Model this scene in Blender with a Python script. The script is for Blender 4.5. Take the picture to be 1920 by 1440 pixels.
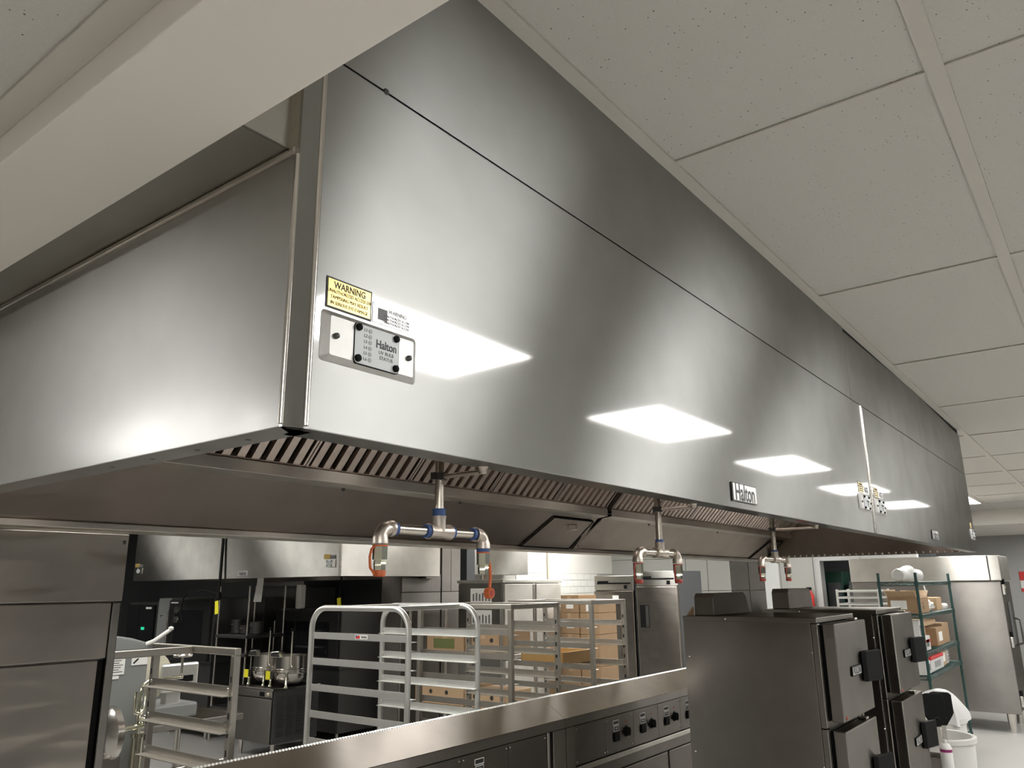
import bpy, bmesh, math, random
from mathutils import Vector, Matrix
random.seed(7)
for o in list(bpy.data.objects): bpy.data.objects.remove(o, do_unlink=True)
S = bpy.context.scene
COL = S.collection

# ------------------------------------------------------------------ camera, world, exposure
cam_d = bpy.data.cameras.new('camera'); cam = bpy.data.objects.new('camera', cam_d); COL.objects.link(cam)
S.camera = cam
cam_d.sensor_width = 36.0; cam_d.lens = 36.0 * 1452.84 / 1920.0; cam_d.clip_start = 0.02
RR = ((0.60748435, -0.79425418, -0.01109333), (0.19383194, 0.16176665, -0.96760567), (0.77031938, 0.58565506, 0.25222254))
r_, d_, f_ = (Vector(v) for v in RR)
M = Matrix((( r_.x, -d_.x, -f_.x, 0.0), ( r_.y, -d_.y, -f_.y, 0.0), ( r_.z, -d_.z, -f_.z, 1.706), (0, 0, 0, 1)))
cam.matrix_world = M
w = bpy.data.worlds.new('world'); S.world = w; w.use_nodes = True
w.node_tree.nodes['Background'].inputs[0].default_value = (0.9, 0.95, 1.0, 1)
w.node_tree.nodes['Background'].inputs[1].default_value = 0.05
S.view_settings.view_transform = 'Standard'; S.view_settings.look = 'None'
S.view_settings.exposure = 0.0; S.view_settings.gamma = 1.0; S.view_settings.use_curve_mapping = False
LENS = 25.0; LENS_LOW = 18.0          # radiance of the ceiling light lenses
HOODLAMP = 16.0

# ------------------------------------------------------------------ materials
MATS = {}
def newmat(name):
    m = bpy.data.materials.new(name); m.use_nodes = True
    nt = m.node_tree; nt.nodes.clear()
    out = nt.nodes.new('ShaderNodeOutputMaterial')
    MATS[name] = m
    return m, nt, out
def N(nt, t, **kw):
    n = nt.nodes.new(t)
    for k, v in kw.items(): setattr(n, k, v)
    return n
def pos(nt, sx=1, sy=1, sz=1):
    g = N(nt, 'ShaderNodeNewGeometry'); mp = N(nt, 'ShaderNodeMapping')
    mp.inputs['Scale'].default_value = (sx, sy, sz); nt.links.new(g.outputs['Position'], mp.inputs['Vector'])
    return mp.outputs['Vector']
def plain(name, col, rough=0.5, metal=0.0, noise=0.0, nscale=20.0, bump=0.0, spec=0.5, emit=None, trans=0.0, coat=0.0):
    m, nt, out = newmat(name)
    p = N(nt, 'ShaderNodeBsdfPrincipled'); nt.links.new(p.outputs[0], out.inputs[0])
    p.inputs['Base Color'].default_value = (*col, 1); p.inputs['Roughness'].default_value = rough
    p.inputs['Metallic'].default_value = metal; p.inputs['Specular IOR Level'].default_value = spec
    p.inputs['Transmission Weight'].default_value = trans; p.inputs['Coat Weight'].default_value = coat
    if noise or bump:
        n = N(nt, 'ShaderNodeTexNoise'); n.inputs['Scale'].default_value = nscale; n.inputs['Detail'].default_value = 4
        nt.links.new(pos(nt), n.inputs['Vector'])
        if noise:
            mx = N(nt, 'ShaderNodeMix', data_type='RGBA')
            mx.inputs[6].default_value = (*[c * (1 - noise) for c in col], 1); mx.inputs[7].default_value = (*[min(1, c * (1 + noise)) for c in col], 1)
            nt.links.new(n.outputs['Fac'], mx.inputs[0]); nt.links.new(mx.outputs[2], p.inputs['Base Color'])
        if bump:
            b = N(nt, 'ShaderNodeBump'); b.inputs['Strength'].default_value = bump; b.inputs['Distance'].default_value = 0.002
            nt.links.new(n.outputs['Fac'], b.inputs['Height']); nt.links.new(b.outputs[0], p.inputs['Normal'])
    if emit:
        p.inputs['Emission Color'].default_value = (*emit[0], 1); p.inputs['Emission Strength'].default_value = emit[1]
    return m
def steel(name, col=(0.62, 0.60, 0.555), r1=0.06, r2=0.405, aniso=-0.62, mix=0.6, wavy=0.0, grain=0.04):
    """brushed stainless: a near-mirror lobe and a broad lobe that spreads across the horizontal grain"""
    m, nt, out = newmat(name)
    a = N(nt, 'ShaderNodeBsdfAnisotropic'); b = N(nt, 'ShaderNodeBsdfAnisotropic', distribution='BECKMANN')
    T = N(nt, 'ShaderNodeCombineXYZ'); T.inputs[1].default_value = 0.02; T.inputs[2].default_value = 1.0
    ns = N(nt, 'ShaderNodeTexNoise'); ns.inputs['Scale'].default_value = 1.0; ns.inputs['Detail'].default_value = 5
    nt.links.new(pos(nt, 14, 14, 900), ns.inputs['Vector'])
    big = N(nt, 'ShaderNodeTexNoise'); big.inputs['Scale'].default_value = 5.0; big.inputs['Detail'].default_value = 3
    nt.links.new(pos(nt), big.inputs['Vector'])
    for s in (a, b):
        s.inputs['Color'].default_value = (*col, 1)
        nt.links.new(T.outputs[0], s.inputs['Tangent'])
    a.inputs['Roughness'].default_value = r1; a.inputs['Anisotropy'].default_value = -0.3
    b.inputs['Anisotropy'].default_value = aniso
    mr = N(nt, 'ShaderNodeMapRange'); mr.inputs[1].default_value = 0.3; mr.inputs[2].default_value = 0.7
    mr.inputs[3].default_value = r2 - grain; mr.inputs[4].default_value = r2 + grain
    nt.links.new(ns.outputs['Fac'], mr.inputs[0]); nt.links.new(mr.outputs[0], b.inputs['Roughness'])
    mx = N(nt, 'ShaderNodeMixShader')
    mr2 = N(nt, 'ShaderNodeMapRange'); mr2.inputs[1].default_value = 0.3; mr2.inputs[2].default_value = 0.7
    mr2.inputs[3].default_value = mix - 0.06; mr2.inputs[4].default_value = min(1, mix + 0.06)
    nt.links.new(big.outputs['Fac'], mr2.inputs[0]); nt.links.new(mr2.outputs[0], mx.inputs[0])
    nt.links.new(a.outputs[0], mx.inputs[1]); nt.links.new(b.outputs[0], mx.inputs[2]); nt.links.new(mx.outputs[0], out.inputs[0])
    if wavy:
        wv = N(nt, 'ShaderNodeTexNoise'); wv.inputs['Scale'].default_value = 1.0; wv.inputs['Detail'].default_value = 1.5
        nt.links.new(pos(nt, 2.2, 2.2, 11), wv.inputs['Vector'])
        bp = N(nt, 'ShaderNodeBump'); bp.inputs['Strength'].default_value = 1.0; bp.inputs['Distance'].default_value = wavy
        nt.links.new(wv.outputs['Fac'], bp.inputs['Height'])
        for s in (a, b): nt.links.new(bp.outputs[0], s.inputs['Normal'])
    return m
steel('steel_hood', col=(0.38, 0.38, 0.371), r1=0.05, r2=0.325, aniso=-0.74, mix=0.72, grain=0.012)
steel('steel_end', col=(0.55, 0.55, 0.535), r1=0.20, r2=0.44, aniso=-0.60, mix=0.88)
steel('steel_hood_dark', col=(0.50, 0.48, 0.43), r1=0.10, r2=0.40, mix=0.75)
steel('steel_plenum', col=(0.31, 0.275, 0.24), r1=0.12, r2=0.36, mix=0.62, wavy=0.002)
steel('steel_wavy', col=(0.37, 0.335, 0.295), r1=0.10, r2=0.38, mix=0.55, wavy=0.007)
steel('steel_unit', col=(0.265, 0.25, 0.23), r1=0.14, r2=0.40, mix=0.7)
steel('steel_light', col=(0.60, 0.58, 0.53), r1=0.12, r2=0.38, mix=0.65)
steel('steel_counter', col=(0.38, 0.345, 0.31), r1=0.12, r2=0.30, mix=0.6, grain=0.0)
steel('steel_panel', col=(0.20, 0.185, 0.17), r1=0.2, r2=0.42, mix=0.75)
plain('steel_smooth', (0.62, 0.59, 0.55), 0.22, 1.0)
plain('steel_plate', (0.55, 0.54, 0.52), 0.5, 1.0, noise=0.06, nscale=60)
plain('steel_filter', (0.62, 0.53, 0.47), 0.30, 1.0, noise=0.12, nscale=30)
plain('steel_pipe', (0.60, 0.55, 0.48), 0.25, 1.0)
plain('fitting', (0.55, 0.49, 0.43), 0.38, 1.0, noise=0.15, nscale=120, bump=0.15)
plain('chrome', (0.80, 0.79, 0.66), 0.10, 1.0)
plain('aluminium', (0.74, 0.74, 0.71), 0.42, 1.0, noise=0.07, nscale=25)
plain('rack_steel', (0.50, 0.47, 0.42), 0.34, 1.0, noise=0.1, nscale=25)
plain('white_paint', (0.84, 0.80, 0.735), 0.75, noise=0.02, nscale=3)
plain('wall_paint', (0.78, 0.76, 0.70), 0.7, noise=0.02, nscale=3)
plain('wall_grey', (0.40, 0.40, 0.385), 0.6, noise=0.03, nscale=3)
plain('panel_board', (0.34, 0.34, 0.31), 0.35)
plain('corner_white', (0.52, 0.53, 0.51), 0.4)
plain('glazed_tile', (0.86, 0.85, 0.80), 0.18)
plain('grout', (0.55, 0.54, 0.50), 0.9)
plain('grid_white', (0.60, 0.57, 0.52), 0.6)
plain('floor_epoxy', (0.40, 0.39, 0.37), 0.35, noise=0.12, nscale=60)
plain('black_plastic', (0.006, 0.006, 0.006), 0.6, spec=0.12)
plain('black_rubber', (0.006, 0.006, 0.006), 0.7, spec=0.15)
plain('black_glass', (0.008, 0.008, 0.009), 0.08)
plain('dark_enamel', (0.02, 0.02, 0.02), 0.35, spec=0.3)
plain('dark_steel', (0.11, 0.11, 0.105), 0.4, 0.8)
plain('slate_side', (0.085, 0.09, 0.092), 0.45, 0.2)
plain('grey_paint', (0.21, 0.215, 0.21), 0.4, noise=0.03, nscale=8)
plain('white_plastic', (0.64, 0.63, 0.60), 0.4)
plain('bin_plastic', (0.58, 0.57, 0.54), 0.45)
plain('white_film', (0.62, 0.62, 0.60), 0.35)
plain('paper', (0.78, 0.78, 0.74), 0.7)
plain('ink', (0.02, 0.02, 0.02), 0.5)
plain('ink_grey', (0.14, 0.14, 0.14), 0.5)
plain('yellow_tag', (0.85, 0.78, 0.03), 0.5)
plain('gold_label', (0.72, 0.52, 0.16), 0.28, 0.55, noise=0.10, nscale=40)
plain('silver_label', (0.62, 0.62, 0.60), 0.35, 0.6, noise=0.08, nscale=60)
plain('status_card', (0.50, 0.53, 0.53), 0.35)
plain('lamp_dot', (0.28, 0.29, 0.29), 0.4)
plain('blue_tape', (0.03, 0.075, 0.22), 0.55)
plain('orange_cap', (0.48, 0.10, 0.02), 0.4)
plain('red_cap', (0.28, 0.03, 0.018), 0.4)
plain('red_plastic', (0.60, 0.03, 0.03), 0.4)
plain('purple_band', (0.25, 0.02, 0.12), 0.4)
plain('cardboard', (0.33, 0.215, 0.12), 0.8, noise=0.08, nscale=14)
plain('cardboard_light', (0.44, 0.305, 0.18), 0.8, noise=0.08, nscale=14)
plain('wood_tray', (0.48, 0.29, 0.10), 0.5, noise=0.15, nscale=10)
plain('green_print', (0.11, 0.13, 0.035), 0.7)
plain('green_epoxy', (0.012, 0.048, 0.042), 0.35)
plain('dark_green', (0.01, 0.05, 0.035), 0.5)
plain('teal_glass', (0.05, 0.10, 0.10), 0.2)
plain('green_display', (0.0, 0.3, 0.15), 0.4, emit=((0.05, 0.9, 0.5), 0.6))
plain('cream', (0.70, 0.66, 0.52), 0.5)
def tile_mat():
    m, nt, out = newmat('ceiling_tile')
    p = N(nt, 'ShaderNodeBsdfPrincipled'); nt.links.new(p.outputs[0], out.inputs[0]); p.inputs['Roughness'].default_value = 0.9
    P = pos(nt)
    nz = N(nt, 'ShaderNodeTexNoise'); nz.inputs['Scale'].default_value = 260; nz.inputs['Detail'].default_value = 2; nt.links.new(P, nz.inputs['Vector'])
    v = N(nt, 'ShaderNodeTexVoronoi'); v.inputs['Scale'].default_value = 88; nt.links.new(P, v.inputs['Vector'])
    lt = N(nt, 'ShaderNodeMath', operation='LESS_THAN')
    cr = N(nt, 'ShaderNodeSeparateColor'); nt.links.new(v.outputs['Color'], cr.inputs[0])
    th = N(nt, 'ShaderNodeMapRange'); th.inputs[1].default_value = 0.25; th.inputs[2].default_value = 1.0; th.inputs[3].default_value = 0.0; th.inputs[4].default_value = 0.16
    nt.links.new(cr.outputs[0], th.inputs[0]); nt.links.new(v.outputs['Distance'], lt.inputs[0]); nt.links.new(th.outputs[0], lt.inputs[1])
    c1 = N(nt, 'ShaderNodeMix', data_type='RGBA'); c1.inputs[6].default_value = (0.56, 0.542, 0.503, 1); c1.inputs[7].default_value = (0.645, 0.625, 0.582, 1)
    nt.links.new(nz.outputs['Fac'], c1.inputs[0])
    c2 = N(nt, 'ShaderNodeMix', data_type='RGBA'); c2.inputs[7].default_value = (0.16, 0.12, 0.09, 1)
    nt.links.new(lt.outputs[0], c2.inputs[0]); nt.links.new(c1.outputs[2], c2.inputs[6]); nt.links.new(c2.outputs[2], p.inputs['Base Color'])
    b = N(nt, 'ShaderNodeBump'); b.inputs['Strength'].default_value = 0.25; b.inputs['Distance'].default_value = 0.001
    nt.links.new(nz.outputs['Fac'], b.inputs['Height']); nt.links.new(b.outputs[0], p.inputs['Normal'])
tile_mat()
def emis(name, col, s):
    m, nt, out = newmat(name); e = N(nt, 'ShaderNodeEmission'); e.inputs[0].default_value = (*col, 1); e.inputs[1].default_value = s
    nt.links.new(e.outputs[0], out.inputs[0])
emis('light_lens', (1.0, 0.99, 0.965), LENS)
emis('light_lens_low', (1.0, 0.99, 0.965), LENS_LOW)
emis('hood_lamp', (1.0, 0.86, 0.78), HOODLAMP)

# ------------------------------------------------------------------ geometry helpers
class G:
    def __init__(s): s.v = []; s.f = []
    def box(s, x0, x1, y0, y1, z0, z1):
        i = len(s.v)
        s.v += [(x0, y0, z0), (x1, y0, z0), (x1, y1, z0), (x0, y1, z0), (x0, y0, z1), (x1, y0, z1), (x1, y1, z1), (x0, y1, z1)]
        s.f += [tuple(i + k for k in q) for q in ((0, 3, 2, 1), (4, 5, 6, 7), (0, 1, 5, 4), (1, 2, 6, 5), (2, 3, 7, 6), (3, 0, 4, 7))]
        return s
    def prism(s, poly, axis, a0, a1):
        """poly in the two other axes (cyclic order y,z / z,x->(x,z) / x,y), extruded along axis"""
        i = len(s.v); n = len(poly)
        for a in (a0, a1):
            for (p, q) in poly:
                s.v.append({'x': (a, p, q), 'y': (p, a, q), 'z': (p, q, a)}[axis])
        s.f.append(tuple(i + k for k in range(n))); s.f.append(tuple(i + n + k for k in reversed(range(n))))
        for k in range(n): s.f.append((i + k, i + n + k, i + n + (k + 1) % n, i + (k + 1) % n))
        return s
    def tube(s, pts, r, n=10, cap=True):
        pts = [Vector(p) for p in pts]; i = len(s.v); m = len(pts)
        rr = r if isinstance(r, (list, tuple)) else [r] * m
        up = None
        for k, p in enumerate(pts):
            if k == 0: t = pts[1] - p
            elif k == m - 1: t = p - pts[k - 1]
            else: t = (pts[k + 1] - p).normalized() + (p - pts[k - 1]).normalized()
            t.normalize()
            if up is None: up = Vector((0, 0, 1)) if abs(t.z) < 0.9 else Vector((1, 0, 0))
            u = (up - t * up.dot(t)).normalized(); v = t.cross(u); up = u
            for a in range(n):
                c, q = math.cos(2 * math.pi * a / n), math.sin(2 * math.pi * a / n)
                s.v.append(tuple(p + (u * c + v * q) * rr[k]))
        for k in range(m - 1):
            for a in range(n):
                s.f.append((i + k * n + a, i + k * n + (a + 1) % n, i + (k + 1) * n + (a + 1) % n, i + (k + 1) * n + a))
        if cap:
            s.f.append(tuple(i + a for a in reversed(range(n)))); s.f.append(tuple(i + (m - 1) * n + a for a in range(n)))
        return s
    def lathe(s, prof, c, n=24, axis='z'):
        i = len(s.v); m = len(prof)
        for (r, h) in prof:
            for a in range(n):
                p, q = r * math.cos(2 * math.pi * a / n), r * math.sin(2 * math.pi * a / n)
                s.v.append({'z': (c[0] + p, c[1] + q, c[2] + h), 'y': (c[0] + p, c[1] + h, c[2] + q), 'x': (c[0] + h, c[1] + p, c[2] + q)}[axis])
        for k in range(m - 1):
            for a in range(n):
                s.f.append((i + k * n + a, i + k * n + (a + 1) % n, i + (k + 1) * n + (a + 1) % n, i + (k + 1) * n + a))
        s.f.append(tuple(i + a for a in reversed(range(n)))); s.f.append(tuple(i + (m - 1) * n + a for a in range(n)))
        return s
    def quad(s, *p):
        i = len(s.v); s.v += list(p); s.f.append(tuple(i + k for k in range(len(p)))); return s
    def xf(s, M):
        s.v = [tuple(M @ Vector(p)) for p in s.v]; return s
def wloc(o):
    v = Vector((0, 0, 0))
    while o is not None: v += o.location; o = o.parent
    return v
def mesh_of(g, name, off=Vector((0, 0, 0)), smooth=None):
    me = bpy.data.meshes.new(name)
    me.from_pydata([tuple(Vector(p) - off) for p in g.v], [], g.f); me.update()
    bm = bmesh.new(); bm.from_mesh(me); bmesh.ops.recalc_face_normals(bm, faces=bm.faces); bm.to_mesh(me); bm.free()
    if smooth:
        me.shade_smooth() if hasattr(me, 'shade_smooth') else None
        for p in me.polygons: p.use_smooth = True
        me.set_sharp_from_angle(angle=math.radians(smooth))
    return me
def build(name, g, mat, parent=None, bevel=0.0, smooth=None, label=None, seg=2):
    off = wloc(parent) if parent else Vector((0, 0, 0))
    me = mesh_of(g, name, off, smooth); me.materials.append(MATS[mat])
    o = bpy.data.objects.new(name, me); COL.objects.link(o)
    if parent: o.parent = parent
    if bevel:
        b = o.modifiers.new('bevel', 'BEVEL'); b.width = bevel; b.segments = seg; b.limit_method = 'ANGLE'; b.angle_limit = math.radians(35)
    if label: o['label'] = label
    return o
def inst(name, me, parent, loc):
    o = bpy.data.objects.new(name, me); COL.objects.link(o); o.parent = parent
    o.location = Vector(loc) - wloc(parent); return o
def thing(name, label, cat, loc, group=None):
    o = bpy.data.objects.new(name, None); COL.objects.link(o); o.location = loc; o.empty_display_size = 0.1
    o['label'] = label; o['category'] = cat
    if group: o['group'] = group
    return o
def tag(o, label, cat, group=None):
    o['label'] = label; o['category'] = cat
    if group: o['group'] = group
    return o
def struct(o, label=None):
    o['kind'] = 'structure'
    if label: o['label'] = label
    return o
def sempty(name, loc=(0, 0, 0)):
    o = bpy.data.objects.new(name, None); COL.objects.link(o); o.location = loc; o['kind'] = 'structure'; return o
def copy_tree(o, parent=None):
    c = o.copy(); COL.objects.link(c)
    if parent: c.parent = parent
    for ch in [k for k in bpy.data.objects if k.parent == o]: copy_tree(ch, c)
    return c
def text(s, size, at, right, up, mat, parent, name='lettering', bold=0.0, align='CENTER', sx=1.0):
    cu = bpy.data.curves.new('t', 'FONT'); cu.body = s; cu.size = size; cu.align_x = align; cu.align_y = 'CENTER'; cu.extrude = 0.0002; cu.offset = bold; cu.resolution_u = 3
    ob = bpy.data.objects.new('t', cu); COL.objects.link(ob)
    dg = bpy.context.evaluated_depsgraph_get(); me = bpy.data.meshes.new_from_object(ob.evaluated_get(dg))
    bpy.data.objects.remove(ob); bpy.data.curves.remove(cu)
    R, U = Vector(right).normalized(), Vector(up).normalized(); Nn = R.cross(U)
    off = Vector(at) - wloc(parent)
    for v in me.vertices:
        c = v.co.copy(); v.co = off + R * c.x * sx + U * c.y + Nn * c.z
    me.materials.clear(); me.materials.append(MATS[mat]); me.name = name
    o = bpy.data.objects.new(name, me); COL.objects.link(o); o.parent = parent
    return o
RY, UZ = (1, 0, 0), (0, 0, 1)        # lettering on a face that looks to -Y
RX = (0, -1, 0)                       # lettering on a face that looks to -X

# ------------------------------------------------------------------ setting
CZ = 2.743; LZ = 2.306
struct(build('floor', G().box(-6, 18, -5, 13.5, -0.05, 0), 'floor_epoxy'), 'pale grey speckled epoxy kitchen floor')
# upper ceiling: grid and lay-in tiles
ceil = sempty('ceiling', (0, 0, CZ)); ceil['label'] = 'suspended ceiling of white speckled tiles in a pale grid'
GX = [1.671 + 1.2192 * k for k in range(-1, 11)]
GY = [0.1406 - 0.6096 * k for k in range(-2, 9)]       # 1.36 ... -4.73
tile_w, tile_l, tee = 0.6096 - 0.026, 1.2192 - 0.026, 0.012
def ceil_tile(name, x0, x1, y0, y1, z, parent):
    return build(name, G().box(x0, x1, y0, y1, z, z + 0.016), 'ceiling_tile', parent)
tile_me = {}
def is_light(kx, ky):
    return (round((GX[kx] - 1.671) / 1.2192) % 2 == 0) and GX[kx] > 1.0 and ky in LR
LIGHT_CELLS = []
def add_tiles(xa, xb, ya, yb, cells_light):
    for i in range(len(GX) - 1):
        x0, x1 = GX[i], GX[i + 1]
        if x1 <= xa + 0.02 or x0 >= xb - 0.02: continue
        for k in range(-14, 10):
            y1 = 0.1406 - 0.6096 * k; y0 = y1 - 0.6096
            if y1 <= ya + 0.02 or y0 >= yb - 0.02: continue
            if (i, k) in cells_light: LIGHT_CELLS.append((x0, x1, y0, y1)); continue
            a0, a1, b0, b1 = max(x0, xa), min(x1, xb), max(y0, ya), min(y1, yb)
            key = (round(a1 - a0, 3), round(b1 - b0, 3))
            if key not in tile_me:
                hx, hy = (a1 - a0) / 2 - 0.002, (b1 - b0) / 2 - 0.002
                tile_me[key] = mesh_of(G().box(-hx, hx, -hy, hy, 0, 0.016), 'ceiling_tile'); tile_me[key].materials.append(MATS['ceiling_tile'])
            dz = random.uniform(0.001, 0.003)
            inst('ceiling_tile', tile_me[key], ceil, ((a0 + a1) / 2, (b0 + b1) / 2, CZ + 0.004 + dz))
cells = {(i, 1) for i in (1, 3, 5, 7, 9)} | {(i, 6) for i in (1, 3, 5, 7, 9)} | {(9, -3), (7, -3)}  # the row farther from the hood is unseen, added to brighten the ceiling
HX0, HX1, HY0, HY1 = 0.558, 6.262, 0.765, 2.36
add_tiles(0.475, 14.0, -4.73, HY0 - 0.004, cells)
add_tiles(HX1 + 0.004, 14.0, HY0 + 0.004, 4.6, cells)
def tbar(x0, x1, y0, y1, dz=0.0): build('grid_tee', G().box(x0, x1, y0, y1, CZ - dz, CZ + 0.004), 'grid_white', ceil)
for k in range(-8, 9):
    y = 0.1406 - 0.6096 * k
    if y < -4.8 or y > 4.7: continue
    tbar(0.475 if y < HY0 else HX1, 14.0, y - 0.018, y + 0.018, 0.0012)
for x in GX:
    if x > 14: continue
    if x > 0.5: tbar(x - tee, x + tee, -4.73, HY0 if x < HX1 else 4.6)
build('wall_angle', G().box(0.95, HX1, HY0 - 0.024, HY0 - 0.001, CZ - 0.001, CZ + 0.003), 'grid_white', ceil)
build('ceiling_deck', G().box(0.40, 14.2, -4.9, HY0, CZ + 0.05, CZ + 0.10).box(HX1, 14.2, HY0, 4.7, CZ + 0.05, CZ + 0.10)
      .box(0.40, 14.2, HY1 + 0.05, 13.4, CZ + 0.004, CZ + 0.04), 'white_paint', ceil)
# lower ceiling on the near side of the header
lc = sempty('ceiling_lower', (0, 0, LZ)); lc['label'] = 'lower speckled tile ceiling on the near side of the white header'
LX = [0.325 - 0.028 - 0.6096 * k for k in range(0, 9)]; LY = [-0.037 + 1.2192 * k for k in range(-4, 11)]
LOWL = {(1, 6), (1, 9), (4, 6), (5, 3), (1, 1), (1, 3), (4, 1)}  # some of these are unseen lights added to brighten the header from below
LOW_CELLS = []
lt_me = mesh_of(G().box(-0.6096 / 2 + 0.002, 0.6096 / 2 - 0.002, -1.2192 / 2 + 0.002, 1.2192 / 2 - 0.002, 0, 0.016), 'ceiling_tile'); lt_me.materials.append(MATS['ceiling_tile'])
for i in range(8):
    for j in range(len(LY) - 1):
        if (i, j) in LOWL: LOW_CELLS.append((LX[i + 1], LX[i], LY[j], LY[j + 1])); continue
        inst('ceiling_tile', lt_me, lc, ((LX[i] + LX[i + 1]) / 2, (LY[j] + LY[j + 1]) / 2, LZ + 0.004))
for x in LX[1:]: build('grid_tee', G().box(x - tee, x + tee, LY[0], LY[-1], LZ, LZ + 0.004), 'grid_white', lc)
for y in LY: build('grid_tee', G().box(LX[-1], LX[0], y - tee, y + tee, LZ, LZ + 0.0038), 'grid_white', lc)
build('wall_angle', G().box(LX[0] - 0.006, LX[0] + 0.0275, LY[0], LY[-1], LZ - 0.001, LZ + 0.003), 'grid_white', lc)
build('ceiling_deck', G().box(-5.9, LX[0], -4.9, 13.0, LZ + 0.05, LZ + 0.09), 'white_paint', lc)
# white header between the two ceilings
struct(build('trim_1', G().box(0.325, 0.474, -4.9, 13.0, 2.260, CZ + 0.05), 'white_paint', bevel=0.002), 'white painted header beam crossing the upper left corner')
# far soffit, walls
struct(build('trim_2', G().box(14.0, 17.5, -4.9, 4.7, 2.53, CZ + 0.1), 'white_paint', bevel=0.003), 'white painted soffit at the far end of the ceiling')
struct(build('wall_right', G().box(-6, 18, -5.0, -4.9, 0, 2.9), 'slate_side'), 'dark clad wall on the near side')
struct(build('wall_front', G().box(17.5, 17.6, -5, 4.7, 0, 2.9), 'wall_grey'), 'grey wall beyond the far soffit')
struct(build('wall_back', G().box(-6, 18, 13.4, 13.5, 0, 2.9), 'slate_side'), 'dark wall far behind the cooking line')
struct(build('wall_near', G().box(-6.1, -6.0, -5, 13.5, 0, 2.9), 'wall_paint'), 'pale wall behind the viewer')
# far panelled wall with a doorway
wp = sempty('wall_far', (12, 4, 0)); wp['label'] = 'far wall of pale panels with a doorway'
build('wall_core', G().box(12.03, 12.15, 3.56, 13.4, 0, CZ).box(12.03, 12.15, 2.2, 2.95, 0, CZ).box(12.03, 12.15, 2.95, 3.56, 2.06, CZ), 'wall_grey', wp)
ys = [7.4, 6.5, 5.62, 5.25, 4.87]
for a, b in zip(ys, ys[1:]):
    for (z0, z1) in ((0.1, 1.597), (1.603, 2.11), (2.116, 2.74)):
        build('panel', G().box(12.0, 12.03, b + 0.004, a - 0.004, z0, z1), 'panel_board', wp, bevel=0.002)
for a, b in ((4.87, 4.58), (4.58, 4.32)):
    for (z0, z1) in ((0.1, 1.597), (1.603, 2.74)):
        build('steel_panel', G().box(12.0, 12.03, b + 0.004, a - 0.004, z0, z1), 'steel_panel', wp, bevel=0.002)
build('corner_post', G().box(11.93, 12.03, 4.09, 4.31, 0, 2.74), 'corner_white', wp, bevel=0.004)
build('panel', G().box(12.0, 12.03, 3.60, 4.085, 0, 2.74), 'panel_board', wp, bevel=0.002)
d = sempty('door_1', (12, 3.25, 0)); d['label'] = 'open far doorway with dark green equipment beyond'
build('door_frame', G().box(11.98, 12.17, 3.49, 3.56, 0, 2.06).box(11.98, 12.17, 2.95, 3.0, 0, 2.06).box(11.98, 12.17, 3.0, 3.49, 2.01, 2.06), 'wall_grey', d, bevel=0.003)
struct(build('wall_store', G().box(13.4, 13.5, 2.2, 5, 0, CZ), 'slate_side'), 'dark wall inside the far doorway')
t = thing('storage_locker', 'dark green locker seen through the far doorway', 'locker', (12.8, 3.3, 0))
build('body', G().box(12.6, 13.0, 3.36, 3.62, 0, 1.86), 'dark_green', t, bevel=0.01)
build('vent_panel', G().box(12.58, 12.605, 3.40, 3.58, 1.2, 1.7), 'slate_side', t, bevel=0.004)
t = thing('storage_bin_column', 'tall grey bin column seen through the far doorway', 'shelf', (12.8, 3.0, 0))
build('body', G().box(12.6, 13.0, 2.9, 3.28, 0, 1.72), 'slate_side', t, bevel=0.01)
for k in range(3): build('bin_front', G().box(12.57, 12.6, 2.94 + 0.12 * k, 3.04 + 0.12 * k, 1.3, 1.66), 'dark_steel', t, bevel=0.004)

# glazed tile wall at the back right
wt = sempty('wall_tiled', (10, 7, 0)); wt['label'] = 'white wall with glazed brick tiles below a painted upper band'
build('wall_core', G().box(8.0, 12.0, 7.01, 7.2, 0, CZ), 'grout', wt)
build('upper_band', G().box(8.0, 12.0, 6.995, 7.01, 1.89, CZ), 'wall_paint', wt)
tm = mesh_of(G().box(-0.1, 0.1, 0, 0.014, -0.048, 0.048), 'tile'); tm.materials.append(MATS['glazed_tile'])
r = 0; z = 1.838
while z > 1.0:
    for k in range(11):
        inst('wall_tile', tm, wt, (9.35 + 0.204 * k + (0.102 if r % 2 else 0), 6.996, z))
    z -= 0.102; r += 1
build('lower_band', G().box(8.0, 12.0, 6.998, 7.01, 0, z + 0.05), 'glazed_tile', wt)
tag(build('wall_conduit', G().tube([(10.04, 6.975, 1.80), (10.04, 6.975, 2.74)], 0.017), 'cream', smooth=40), 'cream conduit running up the white back wall', 'pipe')

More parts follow.
